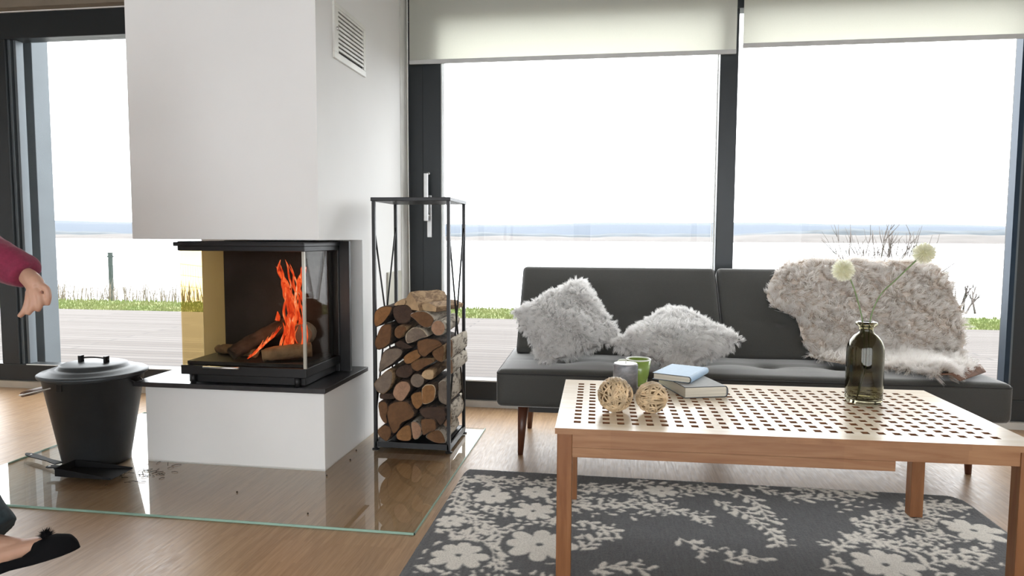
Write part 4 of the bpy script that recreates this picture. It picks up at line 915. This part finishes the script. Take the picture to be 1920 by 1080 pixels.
# sheepskin over the right back and seat
hide = empty('sheepskin_throw', (1.3, 3.6, 0.5)); tag(hide, 'cream grey sheepskin draped over the right backrest and seat', 'throw')
TOPS = 0.585
def path(s_, x):
    """point at distance s_ down from the top of the back, world"""
    if s_ < 0.05:
        a = (0.05-s_)/0.05; p = backpt(x, TOPS-0.03, 0.018); return p+Vector((0, 0.06*a, 0.012*math.sin(a*PI/2)+0.004))
    if s_ < 0.53:
        return backpt(x, TOPS-0.03-(s_-0.05)*1.14, 0.018)
    q_ = backpt(x, TOPS-0.03-0.48*1.14, 0.018); y_ = q_.y-(s_-0.53)
    return Vector((x, y_, 0.462+0.012*math.exp(-(s_-0.53)*14)))
LEFT = [(0.0, 0.98), (0.05, 0.90), (0.14, 0.835), (0.22, 0.80), (0.27, 0.83), (0.33, 0.93), (0.42, 0.955), (0.50, 0.97), (0.56, 0.985), (0.64, 1.03), (0.70, 1.10), (0.76, 1.20), (0.82, 1.30), (0.90, 1.385), (0.95, 1.41)]
RIGHT = [(0.0, 1.64), (0.05, 1.70), (0.14, 1.735), (0.27, 1.745), (0.42, 1.72), (0.53, 1.68), (0.60, 1.665), (0.66, 1.655), (0.72, 1.645), (0.80, 1.58), (0.88, 1.47), (0.95, 1.43)]
def itp(tab, s_):
    for (a, b_), (c, d_) in zip(tab[:-1], tab[1:]):
        if s_ <= c: return b_+(d_-b_)*(s_-a)/(c-a)
    return tab[-1][1]
SMAX = 0.93; HO = Vector(hide.location)
def skin_(off):
    def f_(u_, v_):
        s_ = u_*SMAX; x0_, x1_ = itp(LEFT, s_), itp(RIGHT, s_); x = x0_+(x1_-x0_)*v_
        x += 0.012*math.sin(s_*40)*(0.5-v_)
        p = path(s_, x); edge_ = min(1, 6*v_*(1-v_))
        nrm = Vector((0, -math.sin(ang), math.cos(ang))) if s_ < 0.5 else Vector((0, 0, 1))
        fold = 0.016*(0.5+0.5*math.sin(x*26+s_*3))*edge_
        return p+nrm*(off*edge_+fold)-HO
    return f_
mb = MB(); nu, nv_ = 70, 40; fn = skin_(0.012); g_ = [fn(i/nu, j/nv_) for i in range(nu+1) for j in range(nv_+1)]
mb.add(g_, [(i*(nv_+1)+j, (i+1)*(nv_+1)+j, (i+1)*(nv_+1)+j+1, i*(nv_+1)+j+1) for i in range(nu) for j in range(nv_)], 0, True)
mb.build('hide', simple('fur_hide', (0.72, 0.64, 0.57), 0.9), hide)
P1, N1 = sample(fn, 4000, 5)
N1[(N1@np.array([0, -0.6, 0.8])) < 0] *= -1
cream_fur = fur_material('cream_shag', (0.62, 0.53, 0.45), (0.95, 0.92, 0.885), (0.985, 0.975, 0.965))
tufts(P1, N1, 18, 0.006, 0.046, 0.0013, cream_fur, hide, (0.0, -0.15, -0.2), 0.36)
e_ = []
for i in range(10):
    t_ = i/9; e_.append((Vector((1.46+0.22*t_, 3.10+0.24*t_, 0.458))-HO, Vector((1.44+0.23*t_, 3.13+0.24*t_, 0.482+0.006*math.sin(i*1.7)))-HO, Vector((1.41+0.24*t_, 3.16+0.24*t_, 0.474))-HO))
mb = MB(); mb.loft([[a, b_, c, c-Vector((0, 0, 0.006)), b_-Vector((0, 0, 0.008)), a-Vector((0, 0, 0.004))] for a, b_, c in e_], True, 0, True)
hf = mb.build('folded_edge', simple('brown_suede', (0.20, 0.11, 0.075), 0.8, 0, 0.3, 30), hide); hf['label'] = 'brown suede underside folded over'

# ------------------------------------------------------------------ person walking in at the left edge
skin = simple('skin', (0.46, 0.27, 0.19), 0.5, 0, 0.06, 25, Subsurface_Weight=0.08)
pe = empty('person', (-2.2, 1.85, 0)); tag(pe, 'person in a burgundy sweater and dark trousers stepping in at the left edge', 'person')
O_ = Vector(pe.location)
def T(mb, pts, rad, n=14, sub=5, flat=1.0, up=None): mb.tube([Vector(p)-O_ for p in pts], rad, n, 0, sub, flat, up)
bd_ = MB()
T(bd_, [(-2.20, 1.85, 0.86), (-2.20, 1.85, 0.98), (-2.19, 1.85, 1.12), (-2.18, 1.85, 1.28), (-2.17, 1.85, 1.40), (-2.17, 1.85, 1.45)], [0.12, 0.125, 0.11, 0.135, 0.12, 0.06], 20, 5, 1.25, (1, 0, 0))
T(bd_, [(-2.17, 1.85, 1.42), (-2.155, 1.85, 1.50), (-2.14, 1.85, 1.55)], [0.058, 0.052, 0.05], 14)
bd_.ball(Vector((-2.135, 1.85, 1.635))-O_, 0.105, 24, 0, (0.95, 0.76, 1.12)); bd_.ball(Vector((-2.09, 1.85, 1.575))-O_, 0.055, 16, 0, (1, 0.9, 0.9))
bd_.ball(Vector((-2.028, 1.85, 1.615))-O_, 0.016, 10, 0, (1.2, 0.8, 1.2)); bd_.ball(Vector((-2.035, 1.85, 1.583))-O_, 0.016, 10, 0, (0.7, 1.6, 0.5))
for s_ in (-1, 1):
    bd_.ball(Vector((-2.14, 1.85+s_*0.083, 1.625))-O_, 0.026, 10, 0, (0.7, 0.35, 1.2))
    bd_.ball(Vector((-2.048, 1.85+s_*0.032, 1.642))-O_, 0.014, 10)
# legs
T(bd_, [(-2.20, 1.77, 0.90), (-2.11, 1.76, 0.70), (-2.02, 1.755, 0.50), (-1.985, 1.752, 0.36), (-1.89, 1.75, 0.17), (-1.855, 1.75, 0.105)], [0.095, 0.08, 0.058, 0.056, 0.034, 0.036], 16)
T(bd_, [(-2.20, 1.93, 0.90), (-2.20, 1.94, 0.70), (-2.20, 1.945, 0.48), (-2.28, 1.95, 0.34), (-2.42, 1.955, 0.20), (-2.46, 1.955, 0.15)], [0.095, 0.08, 0.058, 0.056, 0.036, 0.038], 16)
# right foot: heel down, toes lifted
T(bd_, [(-1.90, 1.75, 0.055), (-1.86, 1.75, 0.072), (-1.80, 1.75, 0.092), (-1.72, 1.75, 0.116), (-1.65, 1.75, 0.136), (-1.60, 1.75, 0.152)], [0.030, 0.038, 0.036, 0.028, 0.022, 0.012], 16, 5, 1.15)
T(bd_, [(-1.875, 1.75, 0.12), (-1.80, 1.75, 0.118), (-1.72, 1.75, 0.122)], [0.034, 0.028, 0.018], 14)
T(bd_, [(-2.50, 1.955, 0.13), (-2.44, 1.955, 0.10), (-2.36, 1.955, 0.05), (-2.29, 1.955, 0.032), (-2.25, 1.955, 0.028)], [0.030, 0.036, 0.032, 0.020, 0.014], 16, 5, 1.15)
# arms
T(bd_, [(-2.17, 1.70, 1.39), (-2.10, 1.70, 1.24), (-2.02, 1.72, 1.12), (-1.87, 1.755, 1.03), (-1.735, 1.765, 0.952), (-1.700, 1.763, 0.934)], [0.055, 0.048, 0.042, 0.040, 0.028, 0.026], 16)
T(bd_, [(-2.17, 2.00, 1.39), (-2.24, 2.03, 1.22), (-2.30, 2.04, 1.10), (-2.27, 2.03, 0.96), (-2.22, 2.02, 0.86)], [0.055, 0.048, 0.042, 0.034, 0.026], 16)
# right hand: back of the hand outwards, fingers hanging and curled back
T(bd_, [(-1.705, 1.765, 0.936), (-1.680, 1.758, 0.925), (-1.655, 1.748, 0.910), (-1.638, 1.742, 0.897)], [0.025, 0.029, 0.030, 0.023], 16, 5, 0.8, (0.35, -0.3, 0.9))
for a_, b__, c_, d_ in (((-1.645, 1.744, 0.912), (-1.609, 1.738, 0.898), (-1.603, 1.738, 0.872), (-1.613, 1.744, 0.850)), ((-1.650, 1.738, 0.902), (-1.625, 1.730, 0.880), (-1.622, 1.729, 0.854), (-1.636, 1.734, 0.833)),
                        ((-1.655, 1.737, 0.894), (-1.641, 1.726, 0.868), (-1.643, 1.722, 0.843), (-1.659, 1.724, 0.824)), ((-1.664, 1.740, 0.888), (-1.658, 1.725, 0.860), (-1.665, 1.720, 0.835), (-1.684, 1.720, 0.817))):
    T(bd_, [a_, b__, c_, d_], [0.0115, 0.0095, 0.0088, 0.0068], 10, 5)
T(bd_, [(-1.690, 1.775, 0.918), (-1.670, 1.783, 0.896), (-1.658, 1.782, 0.874), (-1.655, 1.775, 0.858)], [0.014, 0.0115, 0.0095, 0.007], 10, 4)
# left hand
T(bd_, [(-2.22, 2.02, 0.865), (-2.205, 2.018, 0.82), (-2.195, 2.016, 0.785)], [0.026, 0.032, 0.026], 14, 4, 0.6, (0, 1, 0))
for q_, s_ in ((-0.026, 0.9), (-0.009, 1.0), (0.008, 0.95), (0.024, 0.8)):
    T(bd_, [(-2.197+q_, 2.016, 0.795), (-2.19+q_, 2.008, 0.795-0.035*s_), (-2.192+q_, 1.995, 0.795-0.062*s_), (-2.20+q_, 1.982, 0.795-0.078*s_)], [0.011, 0.0095, 0.0085, 0.0065], 10, 4)
T(bd_, [(-2.19, 2.01, 0.84), (-2.165, 1.99, 0.815), (-2.155, 1.975, 0.785)], [0.013, 0.0115, 0.0075], 10, 4)
body = bd_.build('body', skin, pe)
md = body.modifiers.new('remesh', 'REMESH'); md.mode = 'VOXEL'; md.voxel_size = 0.0036; md.use_smooth_shade = True
md = body.modifiers.new('smooth', 'SMOOTH'); md.iterations = 2; md.factor = 0.5
k = N('burgundy_knit'); v = k.coord((1, 1, 1)); n1 = k.noise(v, 120, 3); n2 = k.noise(v, 14, 3)
knit = k.done(k.bsdf(k.mix(0.5, k.ramp(n1, (0.3, (0.13, 0.006, 0.030)), (0.7, (0.22, 0.014, 0.05))), k.ramp(n2, (0.3, (0.12, 0.006, 0.028)), (0.7, (0.20, 0.012, 0.045)))), 0.85, 0, k.bump(n1, 0.4, 0.003), Sheen_Weight=0.15))
sw = MB()
T(sw, [(-2.20, 1.85, 0.84), (-2.20, 1.85, 0.98), (-2.19, 1.85, 1.12), (-2.18, 1.85, 1.28), (-2.17, 1.85, 1.41), (-2.165, 1.85, 1.465)], [0.182, 0.172, 0.155, 0.160, 0.140, 0.078], 24, 5, 1.22, (1, 0, 0))
for yy in (1.715, 1.985): sw.ball(Vector((-2.172, yy, 1.375))-O_, 0.092, 20, 0, (1, 1, 1))
T(sw, [(-2.18, 1.74, 1.38), (-2.11, 1.71, 1.25), (-2.04, 1.72, 1.14), (-1.93, 1.74, 1.06), (-1.80, 1.758, 0.985), (-1.725, 1.765, 0.948), (-1.695, 1.763, 0.933)], [0.085, 0.085, 0.088, 0.084, 0.062, 0.048, 0.041], 18)
T(sw, [(-2.18, 1.96, 1.38), (-2.24, 2.03, 1.24), (-2.30, 2.04, 1.10), (-2.27, 2.03, 0.96), (-2.235, 2.02, 0.90)], [0.085, 0.075, 0.068, 0.052, 0.042], 18)
so = sw.build('sweater', knit, pe); md = so.modifiers.new('remesh', 'REMESH'); md.mode = 'VOXEL'; md.voxel_size = 0.008; md.use_smooth_shade = True
md = so.modifiers.new('smooth', 'SMOOTH'); md.iterations = 2
tx = bpy.data.textures.new('knit_folds', 'CLOUDS'); tx.noise_scale = 0.07
md = so.modifiers.new('folds', 'DISPLACE'); md.texture = tx; md.strength = 0.022; md.mid_level = 0.4
tr2 = MB()
T(tr2, [(-2.20, 1.81, 0.93), (-2.11, 1.765, 0.70), (-2.02, 1.755, 0.50), (-1.985, 1.752, 0.36), (-1.895, 1.75, 0.215), (-1.845, 1.75, 0.168), (-1.825, 1.75, 0.150)], [0.118, 0.10, 0.08, 0.082, 0.072, 0.067, 0.062], 18)
T(tr2, [(-2.20, 1.89, 0.93), (-2.20, 1.94, 0.70), (-2.20, 1.945, 0.48), (-2.28, 1.95, 0.34), (-2.40, 1.955, 0.22), (-2.43, 1.955, 0.185)], [0.118, 0.10, 0.08, 0.078, 0.062, 0.055], 18)
to = tr2.build('trousers', simple('dark_teal_denim', (0.012, 0.024, 0.030), 0.85, 0, 0.3, 60), pe); md = to.modifiers.new('remesh', 'REMESH'); md.mode = 'VOXEL'; md.voxel_size = 0.008; md.use_smooth_shade = True
md = to.modifiers.new('smooth', 'SMOOTH'); md.iterations = 2
black_felt = simple('black_felt', (0.006, 0.006, 0.007), 1.0, 0, 0.1, 8, 0.0, Specular_IOR_Level=0.1)
def slipper(h, t_, nm='slipper'):
    """open flat shoe from heel h to toe t_"""
    h, t_ = Vector(h)-O_, Vector(t_)-O_; d = (t_-h); L = d.length; d.normalize(); sd = Vector((0, 1, 0)); upv = sd.cross(d)*-1
    if upv.z < 0: upv = -upv
    mb = MB(); N1 = 16; rings = []
    prof_ = [(0.0, 0.018, 0.045), (0.08, 0.030, 0.050), (0.25, 0.033, 0.030), (0.45, 0.036, 0.024), (0.60, 0.042, 0.026), (0.70, 0.046, 0.058), (0.82, 0.043, 0.058), (0.93, 0.034, 0.048), (0.98, 0.020, 0.034), (1.0, 0.008, 0.020)]
    for tt, hw_, ht in prof_:
        c = h+d*L*tt; full = tt >= 0.68
        ring = []
        for j in range(N1+1):
            a = PI*j/N1
            y__ = hw_*math.cos(a)
            if full: z__ = ht*math.sin(a)**0.7
            else: z__ = (ht if abs(math.cos(a)) > 0.9 else 0.006) if 0 < j < N1 else 0.004
            ring.append(c+sd*y__+upv*z__)
        bot = [c-sd*hw_*math.cos(PI*j/6)-upv*(0.004+0.008*(1-tt)*(tt < 0.3)) for j in range(0, 7)]
        rings.append(ring+bot)
    mb.loft(rings, True, 0, True)
    s__ = mb.build(nm, black_felt, pe)
    pm = MB(); c = h+d*L*0.77+upv*0.060; rr_ = random.Random(3); pm.ball(c, 0.014, 12)
    for i in range(420):
        v_ = Vector((rr_.gauss(0, 1), rr_.gauss(0, 1), rr_.gauss(0, 1))).normalized(); s2 = v_.orthogonal().normalized(); L2 = rr_.uniform(0.018, 0.030)
        pm.add([c+v_*0.008-s2*0.0012, c+v_*0.008+s2*0.0012, c+v_*L2], [(0, 1, 2)])
    pm.build('pompom', black_felt, s__)
slipper((-1.91, 1.75, 0.012), (-1.556, 1.75, 0.128)); slipper((-2.53, 1.955, 0.085), (-2.215, 1.955, 0.008))
hr = MB(); hr.ball(Vector((-2.16, 1.85, 1.655))-O_, 0.115, 24, 0, (0.92, 0.80, 1.08)); T(hr, [(-2.20, 1.85, 1.68), (-2.25, 1.85, 1.60), (-2.245, 1.85, 1.48), (-2.235, 1.85, 1.38)], [0.07, 0.06, 0.045, 0.02], 14, 5, 1.3)
hr.v = [p for p in hr.v]; ho = hr.build('hair', simple('brown_hair', (0.07, 0.04, 0.025), 0.6, 0, 0.3, 60), pe)

# ------------------------------------------------------------------ outside
k = N('weathered_decking'); v = k.coord((1, 1, 1)); br = k.n('ShaderNodeTexBrick'); k.l(v, br.inputs['Vector'])
br.inputs['Scale'].default_value = 1; br.inputs['Brick Width'].default_value = 3.8; br.inputs['Row Height'].default_value = 0.14; br.inputs['Mortar Size'].default_value = 0.016; br.inputs['Mortar Smooth'].default_value = 0.3
br.inputs['Color1'].default_value = (0.048, 0.035, 0.030, 1); br.inputs['Color2'].default_value = (0.092, 0.078, 0.073, 1); br.inputs['Mortar'].default_value = (0.010, 0.008, 0.007, 1)
g1 = k.noise(k.coord((1.5, 40, 1)), 2, 4, 0.6)
deck_m = k.done(k.bsdf(k.mix(0.35, br.outputs['Color'], k.ramp(g1, (0.3, (0.035, 0.028, 0.025)), (0.7, (0.10, 0.088, 0.083)))), 0.75))
struct(MB().box(-16, 13, 4.37, 9.95, -0.22, -0.15).build('floor_deck', deck_m))
k = N('lawn_green'); n1 = k.noise(k.coord(), 40, 4); n2 = k.noise(k.coord(), 1.5, 3)
gm_ = k.mix(0.5, k.ramp(n1, (0.3, (0.085, 0.12, 0.03)), (0.7, (0.17, 0.20, 0.06))), k.ramp(n2, (0.35, (0.10, 0.14, 0.035)), (0.7, (0.18, 0.18, 0.08))))
grass_m = k.done(k.bsdf(gm_, 0.9))
ter = MB(); Xs = [-60+i*2.0 for i in range(61)]; prof_ = [(9.95, -0.17), (11.4, -0.16), (12.6, -0.30), (15, -1.0), (19, -2.2), (24, -3.3)]
ter.add([(x, y, z+(0.03*math.sin(x*1.3+y) if y > 12 else 0)) for y, z in prof_ for x in Xs], [(j*61+i, j*61+i+1, (j+1)*61+i+1, (j+1)*61+i) for j in range(5) for i in range(60)], 0, True)
lawn = ter.build('lawn', grass_m); lawn['kind'] = 'structure'
def blades(name, n, xr, yr, hr_, z, mat, label, cat, width=0.006, seed=1, zf=None, lean=0.1):
    r_ = np.random.default_rng(seed); x = r_.uniform(*xr, n); y = r_.uniform(*yr, n); h_ = r_.uniform(*hr_, n); a = r_.uniform(0, PI, n); lx = r_.normal(0, lean, n)*h_; ly = r_.normal(0, lean, n)*h_
    z0_ = np.full(n, z) if zf is None else zf(x, y); w_ = width
    v0 = np.stack([x-w_*np.cos(a), y-w_*np.sin(a), z0_], -1); v1 = np.stack([x+w_*np.cos(a), y+w_*np.sin(a), z0_], -1)
    m0 = np.stack([x+lx*0.4+w_*np.cos(a)*0.8, y+ly*0.4+w_*np.sin(a)*0.8, z0_+h_*0.6], -1); m1 = np.stack([x+lx*0.4-w_*np.cos(a)*0.8, y+ly*0.4-w_*np.sin(a)*0.8, z0_+h_*0.6], -1); tp = np.stack([x+lx, y+ly, z0_+h_], -1)
    V_ = np.stack([v0, v1, m0, m1, tp], 1).reshape(-1, 3); b_ = np.arange(n)*5
    f_ = [tuple(q_) for q_ in np.stack([b_, b_+1, b_+2, b_+3], -1).tolist()]+[tuple(q_) for q_ in np.stack([b_+3, b_+2, b_+4], -1).tolist()]
    me = bpy.data.meshes.new(name); me.from_pydata(V_.tolist(), [], f_); me.materials.append(mat); o = bpy.data.objects.new(name, me); COL.objects.link(o)
    return tag(o, label, cat, kind='stuff')
blades('grass', 26000, (-13, 8), (9.96, 11.5), (0.02, 0.06), -0.17, grass_m, 'short green grass strip between the deck and the shore', 'grass', 0.008, 2)
reed_m = simple('dry_reed', (0.17, 0.145, 0.115), 0.9, 0, 0.25, 9)
blades('reeds', 900, (-14, -5.6), (11.55, 12.3), (0.18, 0.5), -0.22, reed_m, 'dry pale reeds along the shore behind the left lawn', 'reeds', 0.007, 4, None, 0.16)
def fence(path_, label, h_=0.95):
    e = empty('wire_fence', (path_[0][0], path_[0][1], path_[0][2])); tag(e, label, 'fence', 'wire mesh fences by the lake'); O2 = Vector(e.location)
    pst = simple('green_post', (0.02, 0.035, 0.03), 0.5, 0.2); wire_m = simple('pale_wire', (0.10, 0.11, 0.12), 0.6, 0.1)
    for q_, (x, y, z) in enumerate(path_[1:-1]):
        MB().box(-0.032, 0.032, -0.032, 0.032, -0.05, h_+0.02).box(-0.05, 0.05, -0.038, 0.038, h_-0.06, h_-0.03).box(-0.05, 0.05, -0.038, 0.038, 0.18, 0.21).box(-0.036, 0.036, -0.036, 0.036, h_+0.02, h_+0.04).build('post', pst, e).location = Vector((x, y, z))-O2
    mb = MB()
    for (a, b_) in zip(path_[:-1], path_[1:]):
        a, b_ = Vector(a)-O2, Vector(b_)-O2
        for q_ in range(5):
            zz_ = Vector((0, 0, 0.02+(h_-0.03)*q_/4)); mb.tube([a+zz_, (a+b_)/2+zz_-Vector((0, 0, 0.015)), b_+zz_], 0.0032, 4)
        n = int((b_-a).length/0.055)
        for i in range(n):
            p = a+(b_-a)*i/n; mb.tube([p+Vector((0, 0, 0.02)), p+Vector((0, 0, h_-0.01))], 0.0016, 3)
    mb.build('wire_mesh', wire_m, e); return e
fence([(-16.5, 13.0, 0.12), (-13.4, 13.0, 0.02), (-10.48, 13.0, -0.29), (-7.6, 13.0, -0.58), (-5.2, 13.0, -0.90)], 'green-posted wire fence sloping down at the left, behind the lawn')
fence([(4.9, 13.0, -0.66), (5.80, 13.0, -0.49), (8.6, 13.0, 0.03), (11.2, 13.0, 0.30)], 'wire fence rising to the right behind the sofa end')
def shrub(c, H_, spread, n, label, seed, m_, th=0.008):
    rr_ = random.Random(seed); mb = MB()
    def br__(p, d, L, r_, dep):
        e2 = p+d*L; mid = (p+e2)/2+Vector((rr_.uniform(-1, 1), rr_.uniform(-1, 1), 0))*L*0.05
        mb.tube([p, mid, e2], [r_, r_*0.8, r_*0.55], 4)
        if dep:
            for _ in range(3): br__(p+d*L*rr_.uniform(0.4, 1), (d+Vector((rr_.gauss(0, 0.35), rr_.gauss(0, 0.35), 0.2))).normalized(), L*rr_.uniform(0.4, 0.6), r_*0.55, dep-1)
    for i in range(n):
        d = Vector((rr_.gauss(0, spread), rr_.gauss(0, spread), 1)).normalized(); br__(Vector((rr_.gauss(0, 0.12), rr_.gauss(0, 0.12), 0)), d, H_*rr_.uniform(0.55, 0.75), th, 2)
    o = mb.build('bare_shrub', m_); o.location = c; return tag(o, label, 'shrub', 'bare shrubs by the lake')
twig = simple('bare_twig', (0.09, 0.075, 0.07), 0.9)
shrub((4.98, 13.9, -0.60), 1.80, 0.34, 34, 'bare twiggy shrub rising behind the sheepskin against the lake', 8, twig, 0.019)
shrub((6.15, 13.3, -0.25), 0.65, 0.5, 9, 'small bare shrub right of the sheepskin by the fence', 9, twig, 0.02)
# lake, low far shore, hazy hills
k = N('lake_water'); n1 = k.noise(k.coord((0.06, 0.6, 1)), 3, 4, 0.6)
struct(MB().add([(-2500, 20, -3), (2500, 20, -3), (2500, 1500, -3), (-2500, 1500, -3)], [(0, 1, 2, 3)]).build('floor_lake', k.done(k.bsdf((0.32, 0.33, 0.35), 0.12, 0, k.bump(n1, 0.15, 0.05), IOR=1.33, Specular_IOR_Level=1.0))))
def ridge(name, y, x0, x1, n, zf, zb, depth, mat, label, cat):
    mb = MB(); ring = []
    for i in range(n+1):
        x = x0+(x1-x0)*i/n; h_ = zf(x)
        ring.append([(x, y, zb), (x, y+depth*0.25, zb+(h_-zb)*0.75), (x, y+depth*0.5, h_), (x, y+depth, zb)])
    mb.loft(ring, False, 0, True, False); return tag(mb.build(name, mat), label, cat)
def nz_(x, s_): return 0.5*math.sin(x*s_)+0.3*math.sin(x*s_*2.3+1)+0.2*math.sin(x*s_*5.1+2)
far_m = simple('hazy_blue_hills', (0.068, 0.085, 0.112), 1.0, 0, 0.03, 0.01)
shore_m = simple('dry_shore', (0.085, 0.078, 0.075), 1.0, 0, 0.18, 0.03)
tree_m = simple('far_treeline', (0.06, 0.072, 0.084), 1.0, 0, 0.25, 0.03)
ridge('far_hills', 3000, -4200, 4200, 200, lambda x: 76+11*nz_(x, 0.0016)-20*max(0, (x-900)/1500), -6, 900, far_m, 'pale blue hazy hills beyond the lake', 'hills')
ridge('far_treeline', 1250, -2200, 1900, 300, lambda x: 9.5+3.0*nz_(x, 0.02)+(9*max(0, min(1, (x-150)/250))), -4, 120, tree_m, 'grey distant treeline above the far shore', 'treeline')
ridge('far_shore', 880, -1600, 1500, 220, lambda x: 3.2+1.5*nz_(x, 0.03)+(5*max(0, min(1, (x-100)/120))), -4, 300, shore_m, 'low beige far shore across the lake', 'shore')
